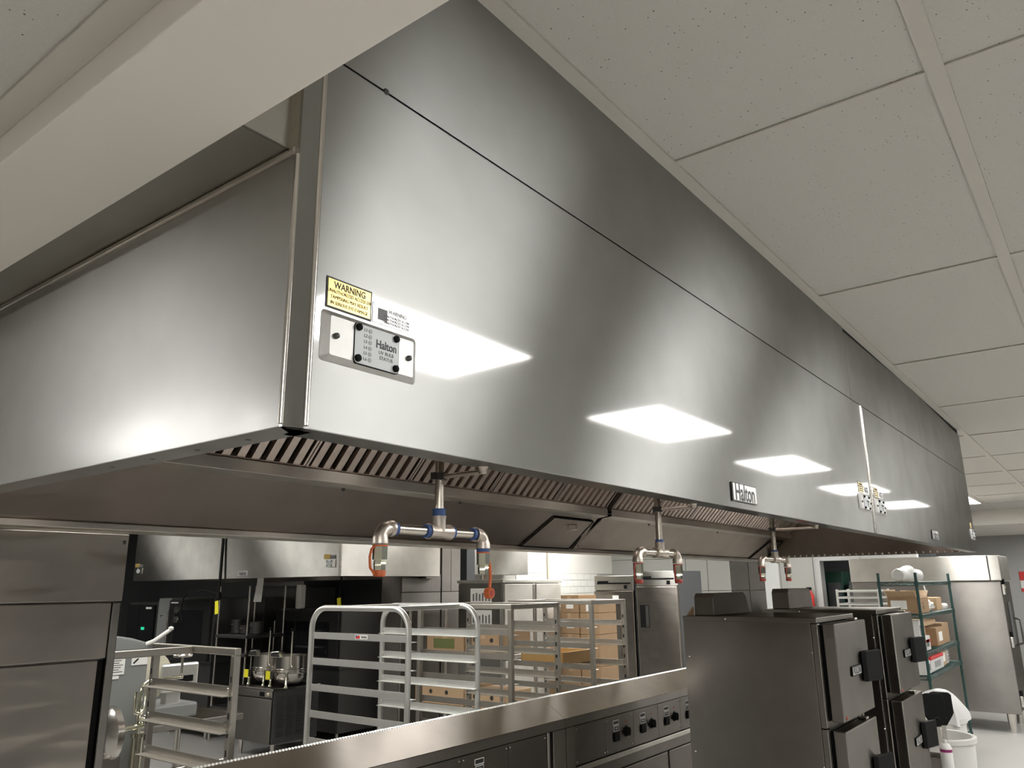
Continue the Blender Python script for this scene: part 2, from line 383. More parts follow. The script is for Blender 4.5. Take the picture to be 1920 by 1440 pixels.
# ------------------------------------------------------------------ ceiling lights
def troffer(x0, x1, y0, y1, z, label, lens='light_lens_low'):
    t = thing('ceiling_light', label, 'light', ((x0 + x1) / 2, (y0 + y1) / 2, z), 'recessed lights in the ceiling grid')
    a = 0.013; b = 0.040
    build('frame', G().box(x0 + a, x1 - a, y0 + a, y0 + b, z, z + 0.02).box(x0 + a, x1 - a, y1 - b, y1 - a, z, z + 0.02)
          .box(x0 + a, x0 + b, y0 + b, y1 - b, z, z + 0.02).box(x1 - b, x1 - a, y0 + b, y1 - b, z, z + 0.02), 'grid_white', t)
    build('lens', G().box(x0 + b, x1 - b, y0 + b, y1 - b, z + 0.006, z + 0.012), lens, t)
    build('housing', G().box(x0 + a, x1 - a, y0 + a, y1 - a, z + 0.022, z + 0.045), 'white_paint', t)
    return t
for n_, (x0, x1, y0, y1) in enumerate(LIGHT_CELLS):
    if y0 > 1 and x0 > 11: lab = 'bright recessed ceiling light beyond the far end of the hood'
    elif y1 < 0 and y0 > -1.2:
        lab = ('recessed light mirrored in the hood right beside the status plate', 'recessed light whose large reflection lies left of the hood logo plate', 'recessed light mirrored just above the hood logo plate', 'recessed light mirrored across the hood joint strips', 'recessed light mirrored farthest along the hood front')[int(round((x0 - 1.671) / 2.4384))]
    else: lab = 'recessed troffer light in the upper ceiling out of direct view'  # mostly the unseen row added for ambient light
    troffer(x0, x1, y0, y1, CZ, lab, 'light_lens')
for (x0, x1, y0, y1) in LOW_CELLS: troffer(x0, x1, y0, y1, LZ, 'unseen troffer light in the lower ceiling behind the header')
for (x, y) in ((1.9, 3.5), (4.3, 3.5), (6.6, 4.2), (8.8, 4.3), (8.6, 5.6), (10.6, 3.6), (2.2, 6.0), (3.6, 8.3), (3.6, 10.8), (10.2, 6.2)):
    troffer(x - 0.6, x + 0.6, y - 0.3, y + 0.3, CZ - 0.03, 'recessed troffer light above the rear half of the kitchen')
troffer(15.2, 16.4, 0.4, 1.0, 2.50, 'unseen light added under the far soffit for the far wall')  # this lamp and the next are unseen, added to brighten the far wall
troffer(15.2, 16.4, -2.6, -2.0, 2.50, 'second unseen light added under the far soffit')
def sprinkler(x, y, label):
    t = thing('sprinkler_head', label, 'sprinkler', (x, y, CZ), 'ceiling sprinklers')
    build('escutcheon', G().lathe([(0.012, -0.012), (0.04, -0.006), (0.042, 0.002)], (x, y, CZ)), 'white_paint', t, smooth=40)
    build('body', G().lathe([(0.006, -0.05), (0.009, -0.04), (0.009, -0.005)], (x, y, CZ), 10), 'chrome', t, smooth=40)
    build('deflector', G().lathe([(0.024, -0.056), (0.024, -0.051)], (x, y, CZ), 16), 'chrome', t)
sprinkler(4.84, -0.23, 'small sprinkler head mirrored above the logo plate on the hood')
sprinkler(8.64, -0.24, 'small sprinkler head mirrored near the far end of the hood')

# ------------------------------------------------------------------ main exhaust hood
HB = 1.895; SEAM = 2.430; JX = 3.432
hood = thing('exhaust_hood', 'huge brushed stainless exhaust hood filling the picture', 'exhaust hood', (3.4, 1.5, HB))
CX = 0.590
# front skins (two sections) with returned bottom flange
for (a, b) in ((CX, JX - 0.012), (JX + 0.012, HX1)):
    build('front_panel', G().prism([(HY0, HB), (HY0, SEAM - 0.0015), (HY0 + 0.003, SEAM - 0.0015), (HY0 + 0.003, HB + 0.003), (HY0 + 0.052, HB + 0.003), (HY0 + 0.052, HB)], 'x', a, b),
          'steel_hood', hood, bevel=0.0015)
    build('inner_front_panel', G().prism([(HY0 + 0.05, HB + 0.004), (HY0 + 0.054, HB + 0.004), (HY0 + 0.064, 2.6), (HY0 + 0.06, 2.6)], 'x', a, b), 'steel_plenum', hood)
# joint strips between the two sections
for x in (JX - 0.009, JX, JX + 0.009):
    build('joint_bead', G().tube([(x, HY0 + 0.0005, HB + 0.004), (x, HY0 + 0.0005, SEAM - 0.004)], 0.0042, 8), 'steel_smooth', hood, smooth=60)
# upper enclosure panels
ux = [0.478, 3.30, 4.75, HX1]
for k, (a, b) in enumerate(zip(ux, ux[1:])):
    zt = CZ if k == 0 else CZ - 0.004
    g = G()
    if k == 1: g.prism([(a + 0.0008, SEAM + 0.0015), (b - 0.0008, SEAM + 0.0015), (b - 0.0008, CZ - 0.002), (a + 0.0008, CZ - 0.020)], 'y', HY0 + 0.0005, HY0 + 0.003)
    elif k == 2: g.prism([(a + 0.0008, SEAM + 0.0015), (b, SEAM + 0.0015), (b, CZ - 0.034), (a + 0.0008, CZ - 0.003)], 'y', HY0 + 0.0005, HY0 + 0.003)
    else: g.box(a, b - 0.0008, HY0 + 0.0005, HY0 + 0.003, SEAM + 0.0015, zt)
    build('upper_panel', g, 'steel_hood', hood)
build('seam_backing', G().box(0.60, HX1 - 0.01, HY0 + 0.006, HY0 + 0.01, SEAM - 0.05, CZ - 0.001), 'black_plastic', hood)
build('seam_screw', G().lathe([(0.0035, -0.003), (0.005, -0.001), (0.005, 0.003)], (0.70, HY0, SEAM), 10, 'y'), 'dark_steel', hood, smooth=40)
# near end panel with bottom flange, corner strip and beads
E0 = 0.560
build('end_panel', G().prism([(E0, HB), (E0, 2.266), (E0 + 0.003, 2.266), (E0 + 0.003, HB + 0.003), (E0 + 0.05, HB + 0.003), (E0 + 0.05, HB)], 'y', HY0 + 0.012, HY1), 'steel_end', hood, bevel=0.0015)
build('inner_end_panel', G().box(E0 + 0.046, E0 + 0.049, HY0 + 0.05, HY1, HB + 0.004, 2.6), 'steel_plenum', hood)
build('corner_strip', G().prism([(E0 - 0.0005, HY0 + 0.014), (E0 - 0.0005, HY0 + 0.008), (CX - 0.006, HY0 - 0.0004), (CX + 0.001, HY0 - 0.0004), (CX + 0.001, HY0 + 0.003), (E0 + 0.004, HY0 + 0.014)], 'z', HB, 2.60), 'steel_hood', hood)
build('corner_flange', G().prism([(E0, HY0 + 0.010), (CX - 0.006, HY0 + 0.0005), (CX + 0.002, HY0 + 0.0005), (CX + 0.002, HY0 + 0.052), (E0 + 0.05, HY0 + 0.052), (E0, HY0 + 0.014)], 'z', HB, HB + 0.003), 'steel_hood', hood)
build('corner_bead', G().tube([(E0, HY0 + 0.012, HB + 0.004), (E0, HY0 + 0.012, 2.262)], 0.0042, 8), 'steel_smooth', hood, smooth=60)
build('corner_bead', G().tube([(CX - 0.003, HY0, HB + 0.004), (CX - 0.003, HY0, 2.60)], 0.0042, 8), 'steel_smooth', hood, smooth=60)
build('top_bead', G().tube([(E0 - 0.002, HY0 + 0.014, 2.268), (E0 - 0.002, HY1, 2.268)], 0.006, 8), 'steel_smooth', hood, smooth=60)
build('closure_panel', G().box(0.4745, E0, HY0 + 0.030, HY1, 2.274, 2.278), 'steel_hood_dark', hood, label='stainless closure strip between hood end and header')
build('end_return', G().box(E0, E0 + 0.003, HY0 + 0.012, HY0 + 0.030, 2.2665, CZ), 'steel_hood_dark', hood)
build('closure_front', G().box(0.4745, E0 + 0.0025, HY0 + 0.026, HY0 + 0.029, 2.2745, CZ), 'steel_hood_dark', hood)
for yy in (0.88, 1.0, 1.12, 1.24): build('flange_hole', G().lathe([(0.004, -0.0006), (0.004, 0.002)], (E0 + 0.026, yy, HB), 8), 'ink_grey', hood)
# far end panel and its row of jet nozzles
build('end_panel', G().prism([(HX1, HB), (HX1, CZ - 0.03), (HX1 - 0.004, CZ - 0.03), (HX1 - 0.004, HB)], 'y', HY0 + 0.003, HY1), 'steel_hood', hood)
build('inner_end_panel', G().prism([(HX1 - 0.05, HB), (HX1 - 0.05, 2.6), (HX1 - 0.046, 2.6), (HX1 - 0.046, HB + 0.003), (HX1 - 0.004, HB + 0.003), (HX1 - 0.004, HB)], 'y', HY0 + 0.05, HY1), 'steel_plenum', hood)
g = G()
for k in range(30): g.lathe([(0.006, -0.006), (0.009, -0.003), (0.009, 0.001)], (HX1 - 0.0505, HY0 + 0.10 + 0.045 * k, HB + 0.012), 8, 'x')
o = build('jet_nozzle_row', g, 'steel_smooth', hood, smooth=50); o['kind'] = 'stuff'
build('inner_top', G().box(E0 + 0.05, HX1 - 0.05, HY0 + 0.06, HY1, 2.60, 2.605), 'steel_plenum', hood)
# plenum, gutter, bottom trim
def pprof(a, b, gname):
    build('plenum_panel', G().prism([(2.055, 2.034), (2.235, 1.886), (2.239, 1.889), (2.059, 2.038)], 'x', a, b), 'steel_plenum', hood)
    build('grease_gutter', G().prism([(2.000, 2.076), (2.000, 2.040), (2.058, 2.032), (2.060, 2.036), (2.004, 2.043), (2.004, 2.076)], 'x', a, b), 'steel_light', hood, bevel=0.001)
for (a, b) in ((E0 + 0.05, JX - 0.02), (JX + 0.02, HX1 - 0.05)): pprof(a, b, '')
build('bottom_trim', G().prism([(2.226, 1.887), (2.226, 1.8705), (2.36, 1.8705), (2.36, 1.874), (2.236, 1.874), (2.236, 1.890)], 'x', 0.2, HX1 - 0.05), 'steel_light', hood, bevel=0.0015)
build('plenum_back', G().box(E0 + 0.05, HX1, 2.356, HY1, 1.8745, CZ), 'steel_plenum', hood)
# sloped partition between the sections, access door
build('partition', G().prism([(1.945, 2.20), (2.215, 1.884), (2.236, 1.884), (2.236, 1.90), (1.97, 2.22)], 'x', JX - 0.019, JX - 0.015)
      .prism([(1.945, 2.20), (2.215, 1.884), (2.236, 1.884), (2.236, 1.90), (1.97, 2.22)], 'x', JX + 0.015, JX + 0.019)
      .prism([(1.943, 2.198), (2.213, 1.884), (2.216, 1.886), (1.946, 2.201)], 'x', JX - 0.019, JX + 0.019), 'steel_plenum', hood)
build('partition_screw', G().lathe([(0.004, -0.004), (0.006, 0), (0.006, 0.004)], (JX, 2.197, 1.903), 10, 'y'), 'dark_steel', hood, smooth=40)
def slope_pt(x, t, off=0.0):      # point on the plenum panel, t from the top (0) to the bottom (1)
    return (x, 2.055 + 0.180 * t - 0.635 * off, 2.034 - 0.148 * t - 0.772 * off)
def access_door(xa, xb, skew):
    g = G()
    pts = [slope_pt(xa + skew, 0.10, 0.0), slope_pt(xb, 0.10, 0.0), slope_pt(xb, 0.96, 0.0), slope_pt(xa, 0.96, 0.0)]
    pto = [slope_pt(xa + skew, 0.10, 0.006), slope_pt(xb, 0.10, 0.006), slope_pt(xb, 0.96, 0.006), slope_pt(xa, 0.96, 0.006)]
    g.v += pts + pto; g.f += [(4, 5, 6, 7), (0, 3, 2, 1), (0, 1, 5, 4), (1, 2, 6, 5), (2, 3, 7, 6), (3, 0, 4, 7)]
    dd = build('access_door', g, 'steel_plenum', hood, bevel=0.0015)
    e = G()
    for p, q in zip(pto, pto[1:] + pto[:1]): e.tube([p, q], 0.0032, 6)
    build('door_gasket', e, 'black_rubber', dd)
    xm = xa + 0.62 * (xb - xa)
    build('pull_handle', G().tube([slope_pt(xm - 0.03, 0.28, 0.006), slope_pt(xm - 0.032, 0.34, 0.022), slope_pt(xm + 0.03, 0.30, 0.024), slope_pt(xm + 0.034, 0.24, 0.008)], 0.0045, 8), 'chrome', dd, smooth=60)
access_door(2.98, 3.385, 0.06)
access_door(5.88, 6.19, 0.06)
g = G()
for x in (0.95, 1.75, 2.35, 3.95, 4.9): g.lathe([(0.005, -0.003), (0.008, 0.0), (0.008, 0.003)], (x, 2.053, 2.030), 8, 'y')
build('plenum_rivets', g, 'dark_steel', hood)
# grease filters: a frame with formed baffles each
FA = (2.030, 2.078); FL = 0.60; ang = math.radians(47)
fy, fz = -math.cos(ang), math.sin(ang); ny, nz = -math.sin(ang), -math.cos(ang)
def fp(u, h, x): return (x, FA[0] + fy * u + ny * h, FA[1] + fz * u + nz * h)
SP = 0.0455
def slat_mesh():
    g = G(); prof = [(-0.016, 0.0), (-0.0135, 0.016), (0.0135, 0.016), (0.016, 0.0), (0.0135, 0.0), (0.011, 0.0135), (-0.011, 0.0135), (-0.0135, 0.0)]
    n = len(prof)
    for u in (0.012, FL - 0.012):
        for (x, h) in prof:
            hh = h; p = fp(u, hh, x); g.v.append((p[0], p[1] - FA[0], p[2] - FA[1]))
    g.f.append(tuple(range(n))); g.f.append(tuple(n + k for k in reversed(range(n))))
    for k in range(n): g.f.append((k, n + k, n + (k + 1) % n, (k + 1) % n))
    return g
sm_ = mesh_of(slat_mesh(), 'baffle'); sm_.materials.append(MATS['steel_filter'])
def filters(xa, xb, n):
    wd = (xb - xa) / n
    for k in range(n):
        a = xa + wd * k + 0.002; b = xa + wd * (k + 1) - 0.002
        g = G()
        def bar(x0, x1, u0, u1, h0, h1):
            i = len(g.v); g.v.extend([fp(u, h, x) for x in (x0, x1) for u in (u0, u1) for h in (h0, h1)])
            g.f.extend([tuple(i + q for q in w_) for w_ in ((0, 1, 3, 2), (4, 6, 7, 5), (0, 4, 5, 1), (2, 3, 7, 6), (0, 2, 6, 4), (1, 5, 7, 3))])
        bar(a, b, 0.0, 0.022, -0.004, 0.018); bar(a, b, FL - 0.02, FL, -0.004, 0.018)
        bar(a, a + 0.008, 0.02, FL - 0.02, -0.004, 0.018); bar(b - 0.008, b, 0.02, FL - 0.02, -0.004, 0.018)
        fr = build('grease_filter', g, 'steel_filter', hood)
        b2 = G(); i = 0
        b2.v += [fp(0.02, -0.010, a + 0.008), fp(0.02, -0.010, b - 0.008), fp(FL - 0.02, -0.010, b - 0.008), fp(FL - 0.02, -0.010, a + 0.008)]; b2.f.append((0, 1, 2, 3))
        build('rear_baffle', b2, 'dark_steel', fr)
        m = int((b - a - 0.016) / SP); st = (b - a - 0.016) / m
        for j in range(m): inst('baffle', sm_, fr, (a + 0.008 + st * (j + 0.5), FA[0], FA[1]))
        for s_ in (0.38, 0.62):
            xx = a + (b - a) * s_
            build('wire_handle', G().tube([fp(0.22, 0.018, xx - 0.018), fp(0.165, 0.024, xx - 0.016), fp(0.150, 0.026, xx), fp(0.165, 0.024, xx + 0.016), fp(0.22, 0.018, xx + 0.018)], 0.0018, 6), 'chrome', fr, smooth=60)
        for xx in (a + 0.09, b - 0.09): build('filter_clip', G().box(xx - 0.03, xx + 0.03, 2.006, 2.022, 2.070, 2.088), 'dark_steel', fr, bevel=0.002)
filters(E0 + 0.055, JX - 0.025, 6)
filters(JX + 0.025, HX1 - 0.055, 6)
build('gutter_liner', G().box(E0 + 0.06, HX1 - 0.06, 2.004, 2.05, 2.050, 2.054), 'dark_steel', hood)
# lamps under the hood roof
for x in (1.3, 2.5, 4.3, 5.55):
    lamp = build('hood_lamp_housing', G().lathe([(0.10, 0.0), (0.11, -0.01), (0.105, -0.03)], (x, 1.15, 2.599), 24), 'steel_smooth', hood, smooth=40)
    build('lamp_lens', G().lathe([(0.02, -0.055), (0.06, -0.048), (0.085, -0.031)], (x, 1.15, 2.599), 20), 'hood_lamp', lamp, smooth=60)

# status plate, stickers and logo plates
def rrect(cx, cz, hw, hh, r, n=5):
    p = []
    for (sx, sz, a0) in ((1, 1, 0), (-1, 1, 90), (-1, -1, 180), (1, -1, 270)):
        for k in range(n + 1):
            a = math.radians(a0 + 90 * k / n); p.append((cx + sx * (hw - r) + r * math.cos(a), cz + sz * (hh - r) + r * math.sin(a)))
    return p
def status_plate(cx, cz, s=1.0, detail=True):
    hw, hh = 0.0865 * s, 0.0345 * s
    g = G(); o_, i_ = rrect(cx, cz, hw, hh, 0.006 * s), rrect(cx, cz, hw - 0.011 * s, hh - 0.008 * s, 0.003 * s)
    n = len(o_); y0, y1 = HY0 - 0.0004, HY0 - 0.007 * s
    g.v += [(x, y0, z) for x, z in o_] + [(x, y1, z) for x, z in i_]
    g.f += [(k, (k + 1) % n, n + (k + 1) % n, n + k) for k in range(n)]; g.f.append(tuple(n + k for k in range(n)))
    pl = build('status_plate', g, 'steel_plate', hood, smooth=25, label='raised stainless plate around the bulb status card')
    cw, ch = 0.040 * s, 0.0275 * s
    build('status_card_edge', G().prism(rrect(cx + 0.005 * s, cz - 0.0005, cw + 0.001, ch + 0.001, 0.005 * s), 'y', y1 - 0.0008, y1 + 0.002), 'black_plastic', pl)
    build('status_card', G().prism(rrect(cx + 0.005 * s, cz - 0.0005, cw, ch, 0.005 * s), 'y', y1 - 0.0012, y1), 'status_card', pl)
    for (sx, sz) in ((-1, 1), (1, 1), (-1, -1), (1, -1)):
        build('black_screw', G().lathe([(0.002 * s, -0.005), (0.0048 * s, -0.0035), (0.0052 * s, 0.0)], (cx + 0.005 * s + sx * 0.0345 * s, y1 - 0.001, cz + sz * 0.0215 * s), 12, 'y'), 'black_plastic', pl, smooth=50)
    for sx in (-1, 1):
        build('plate_screw', G().lathe([(0.0015 * s, -0.005), (0.0038 * s, -0.0035), (0.0042 * s, 0.0)], (cx + sx * 0.066 * s, y1, cz), 12, 'y'), 'dark_steel', pl, smooth=50)
    if detail:
        yl = y1 - 0.0014
        for k in range(6):
            zz = cz + 0.0205 * s - 0.0081 * s * k
            build('indicator', G().lathe([(0.0031 * s, -0.0004), (0.0031 * s, 0.0)], (cx - 0.0085 * s, yl, zz), 12, 'y'), 'lamp_dot', pl)
            text('L%d' % (k + 1), 0.0062 * s, (cx - 0.0165 * s, yl, zz), RY, UZ, 'ink_grey', pl)
        text('Halton', 0.0165 * s, (cx + 0.0215 * s, yl, cz + 0.006 * s), RY, UZ, 'ink', pl, bold=0.0003, sx=0.85)
        text('UV BULB', 0.0072 * s, (cx + 0.0215 * s, yl, cz - 0.005 * s), RY, UZ, 'ink_grey', pl)
        text('STATUS', 0.0072 * s, (cx + 0.0215 * s, yl, cz - 0.0125 * s), RY, UZ, 'ink_grey', pl)
    return pl
def warning(cx, cz, s=1.0, lines=True):
    hw, hh = 0.0395 * s, 0.0215 * s
    st = build('warning_sticker', G().box(cx - hw, cx + hw, HY0 - 0.0010, HY0 - 0.0002, cz - hh, cz + hh), 'ink', hood, label='gold warning sticker with black border')
    build('sticker_field', G().box(cx - hw + 0.0025 * s, cx + hw - 0.0025 * s, HY0 - 0.0014, HY0 - 0.001, cz - hh + 0.0025 * s, cz + hh - 0.0025 * s), 'gold_label', st)
    if lines:
        for (s_, sz, dz, b) in (('WARNING', 0.0135, 0.0115, 0.0002), ('UNAUTHORIZED ACCESS OR', 0.0068, 0.0025, 0.0), ('TAMPERING MAY RESULT', 0.0068, -0.0055, 0.0), ('IN SERIOUS EYE DAMAGE', 0.0068, -0.0135, 0.0)):
            text(s_, sz * s, (cx, HY0 - 0.0016, cz + dz * s), RY, UZ, 'ink', st, bold=b, sx=0.84)
def silver(cx, cz, s=1.0):
    hw, hh = 0.0375 * s, 0.0145 * s
    st = build('silver_sticker', G().box(cx - hw, cx + hw, HY0 - 0.0009, HY0 - 0.0002, cz - hh, cz + hh), 'silver_label', hood, label='worn silver sticker beside the warning label')
    text('WARNING', 0.0085 * s, (cx + 0.010 * s, HY0 - 0.0011, cz + 0.007 * s), RY, UZ, 'ink_grey', st, sx=0.85)
    for k in range(3): text('UNAUTHORIZED ACCESS', 0.0048 * s, (cx + 0.008 * s, HY0 - 0.0011, cz - 0.0005 * s - 0.0048 * s * k), RY, UZ, 'ink_grey', st, sx=0.9)
    build('smudged_print', G().box(cx - 0.028 * s, cx - 0.010 * s, HY0 - 0.0011, HY0 - 0.0008, cz - 0.009 * s, cz + 0.008 * s), 'ink_grey', st)
status_plate(0.688, 2.0215); warning(0.647, 2.0815); silver(0.7265, 2.0760)
def logo_plate(cx, cz, hw, hh, fs):
    lp = build('logo_plate', G().prism(rrect(cx, cz, hw, hh, 0.004), 'y', HY0 - 0.004, HY0 - 0.0004), 'dark_steel', hood, bevel=0.001, label='silver name plate riveted to the hood front')
    build('plate_face', G().prism(rrect(cx, cz, hw - 0.004, hh - 0.003, 0.003), 'y', HY0 - 0.0048, HY0 - 0.0038), 'silver_label', lp)
    text('Halton', fs, (cx, HY0 - 0.005, cz - fs * 0.02), RY, UZ, 'ink', lp, bold=fs * 0.018, sx=0.82)
logo_plate(2.018, 1.9365, 0.085, 0.0245, 0.062)
logo_plate(4.74, 1.945, 0.085, 0.0245, 0.062)
for cx in (JX - 0.125, JX + 0.12):
    status_plate(cx, 2.010); warning(cx - 0.035, 2.068); silver(cx + 0.045, 2.0640)
status_plate(HX1 - 0.10, 2.010, detail=False); warning(HX1 - 0.13, 2.068, lines=False)
# ------------------------------------------------------------------ quick-connect drops hanging from the hood
def drop(x, y, zt, label, la, ra, capL, capR, tape):
    t = thing('pipe_drop', label, 'pipe', (x, y, zt), 'quick-connect pipe drops under the hood')
    R = 0.0080
    build('drop_pipe', G().tube([(x, y, 2.6), (x, y, zt + 0.012)], R, 14), 'steel_pipe', t, smooth=50)
    build('tee_fitting', G().tube([(x, y, zt + 0.026), (x, y, zt + 0.020), (x, y, zt)], [0.0125, 0.0115, 0.0115], 14)
          .tube([(x - 0.027, y, zt), (x - 0.022, y, zt), (x - 0.018, y, zt), (x + 0.018, y, zt), (x + 0.022, y, zt), (x + 0.027, y, zt)], [0.0128, 0.0128, 0.0112, 0.0112, 0.0128, 0.0128], 14), 'fitting', t, smooth=50)
    build('rod_support', G().tube([(x, y, HB - 0.008), (x, HY0 + 0.034, HB - 0.008)], 0.0042, 8).lathe([(0.007, -0.012), (0.007, -0.004), (0.010, -0.0005)], (x, HY0 + 0.036, HB), 8), 'fitting', t, smooth=50)
    build('pipe_clamp', G().lathe([(0.0125, -0.006), (0.0125, 0.006)], (x, y, HB - 0.008), 12).box(x - 0.018, x - 0.010, y - 0.004, y + 0.004, HB - 0.014, HB - 0.002), 'dark_steel', t, smooth=40)
    for s, L in ((-1, la), (1, ra)):
        xe = x + s * L
        build('arm_pipe', G().tube([(x + s * 0.02, y, zt), (xe - s * 0.016, y, zt)], R, 14), 'steel_pipe', t, smooth=50)
        pts = [(xe - s * 0.020, y, zt), (xe - s * 0.013, y, zt)]
        for k in range(6):
            a = math.radians(90 * k / 5); pts.append((xe - s * 0.012 + s * 0.016 * math.sin(a), y, zt - 0.016 + 0.016 * math.cos(a)))
        pts += [(xe + s * 0.004, y, zt - 0.024)]
        build('elbow', G().tube(pts, [0.0128, 0.0125] + [0.0112] * 5 + [0.0125, 0.0128], 14), 'fitting', t, smooth=50)
        xc = xe + s * 0.004; cap = capL if s < 0 else capR; zb = zt - 0.026
        if tape:
            build('thread_tape', G().tube([(xe - s * 0.0225, y, zt), (xe - s * 0.0285, y, zt)], 0.0105, 14), 'blue_tape', t, smooth=50)
            build('thread_tape', G().tube([(x + s * 0.027, y, zt), (x + s * 0.034, y, zt)], 0.0108, 14), 'blue_tape', t, smooth=50)
        if tape and s > 0: build('thread_tape', G().tube([(xc, y, zb + 0.002), (xc, y, zb - 0.005)], 0.0118, 14), 'blue_tape', t, smooth=50); zb -= 0.004
        build('cap_ring', G().tube([(xc, y, zb), (xc, y, zb - 0.0025)], 0.0122, 14), cap, t, smooth=50)
        cp = build('quick_coupler', G().tube([(xc, y, zb - 0.0025), (xc, y, zb - 0.022)], 0.0118, 6).tube([(xc, y, zb - 0.022), (xc, y, zb - 0.025), (xc, y, zb - 0.038)], [0.0088, 0.0098, 0.0092], 6), 'chrome', t, smooth=35)
        if s > 0 and tape:      # hanging open cap
            build('nipple', G().tube([(xc, y, zb - 0.040), (xc, y, zb - 0.047)], 0.004, 8), 'chrome', cp, smooth=40)
            build('cap_strap', G().tube([(xc + 0.010, y, zb - 0.006), (xc + 0.016, y - 0.002, zb - 0.022), (xc + 0.018, y - 0.002, zb - 0.045), (xc + 0.015, y - 0.002, zb - 0.062)], 0.0030, 8), cap, t, smooth=60)
            build('dust_cap', G().lathe([(0.0085, -0.006), (0.0098, -0.004), (0.0098, 0.005), (0.0060, 0.005)], (xc + 0.0145, y - 0.002, zb - 0.071), 14, 'y'), cap, t, smooth=40)
            build('cap_opening', G().lathe([(0.0062, -0.0064), (0.0062, -0.005)], (xc + 0.0145, y - 0.002, zb - 0.071), 12, 'y'), 'red_cap', t)
        else:
            build('dust_cap', G().tube([(xc, y, zb - 0.0375), (xc, y, zb - 0.039), (xc, y, zb - 0.047)], [0.0098, 0.0104, 0.0094], 12), cap, t, smooth=40)
            build('cap_strap', G().tube([(xc - 0.010, y, zb - 0.001), (xc - 0.017, y, zb - 0.006), (xc - 0.0205, y, zb - 0.018), (xc - 0.019, y, zb - 0.034), (xc - 0.009, y, zb - 0.044)], 0.0020, 8), cap, t, smooth=60)
    if tape: build('thread_tape', G().tube([(x, y, zt + 0.026), (x, y, zt + 0.038)], 0.0112, 14), 'blue_tape', t, smooth=50)
    else: build('thread_tape', G().tube([(x, y, zt + 0.026), (x, y, zt + 0.032)], 0.0105, 14), 'blue_tape', t, smooth=50)
drop(0.972, 0.896, 1.795, 'nearest pipe drop with blue tape and orange caps under the hood', 0.128, 0.112, 'orange_cap', 'orange_cap', True)
drop(1.776, 0.897, 1.781, 'middle pipe drop with two red-capped couplers under the hood', 0.112, 0.090, 'red_cap', 'red_cap', False)
drop(2.754, 0.951, 1.785, 'farthest pipe drop with capped couplers near the steamers', 0.134, 0.118, 'red_cap', 'red_cap', False)

# ------------------------------------------------------------------ stainless clad wall stub on the left
wl = sempty('wall_left', (0.7, 2.4, 0)); wl['label'] = 'stainless clad wall stub at the lower left under the hood'
WY = 2.362
build('wall_core', G().box(-1.2, 1.176, WY + 0.02, WY + 0.16, 0, 1.869), 'steel_unit', wl)
build('top_panel', G().box(-1.2, 1.188, WY - 0.004, WY + 0.019, 1.676, 1.868), 'steel_wavy', wl, bevel=0.002)
build('band_panel', G().box(-1.2, 1.160, WY, WY + 0.019, 1.518, 1.672), 'steel_wavy', wl, bevel=0.003)
build('lower_panel', G().box(-1.2, 1.142, WY + 0.006, WY + 0.019, 0.02, 1.513), 'steel_wavy', wl, bevel=0.002)
build('edge_strip', G().box(1.162, 1.186, WY - 0.002, WY + 0.019, 0.0, 1.672), 'steel_unit', wl, bevel=0.003)
build('gap_shadow_strip', G().box(1.143, 1.161, WY + 0.015, WY + 0.0195, 0.0, 1.513), 'black_rubber', wl)
build('panel_screw', G().lathe([(0.003, -0.004), (0.006, 0.0)], (1.175, WY - 0.004, 1.845), 8, 'y'), 'dark_steel', wl, smooth=50)

# ------------------------------------------------------------------ hot-well counter
ct = thing('hot_well_counter', 'long stainless counter with sloped top rail and switch panels', 'counter', (3.4, 2.5, 0))
CF, CT_ = (2.35, 1.056), (2.500, 1.140)
for (a, b) in ((1.215, 3.4985), (3.5015, 5.75)):
    build('sloped_rail', G().prism([(CF[0] - 0.004, CF[1]), CT_, (CT_[0] + 0.004, CT_[1] - 0.004), (CF[0] + 0.006, CF[1] - 0.008)], 'x', a, b), 'steel_counter', ct, bevel=0.001)
    build('front_flange', G().box(a, b, CF[0], CF[0] + 0.004, 1.012, 1.0535), 'steel_unit', ct)
build('rail_seam', G().prism([(CF[0] + 0.001, CF[1] - 0.004), (CT_[0], CT_[1] - 0.004), (CT_[0], CT_[1] - 0.008), (CF[0] + 0.001, CF[1] - 0.01)], 'x', 3.496, 3.504), 'black_rubber', ct)
build('gap_liner', G().box(1.215, 5.75, CF[0] + 0.0045, CF[0] + 0.012, 0.99, 1.0575), 'black_rubber', ct)
build('back_apron', G().box(1.215, 5.75, 2.504, 2.520, 0.14, 1.136), 'steel_unit', ct)
build('carcass', G().box(1.22, 5.745, 2.366, 2.503, 0.14, 1.0), 'dark_steel', ct)
for x in (1.4, 2.6, 3.8, 5.0):
    build('leg', G().tube([(x, 2.43, 0), (x, 2.43, 0.15)], 0.022, 12), 'steel_smooth', ct, smooth=40)
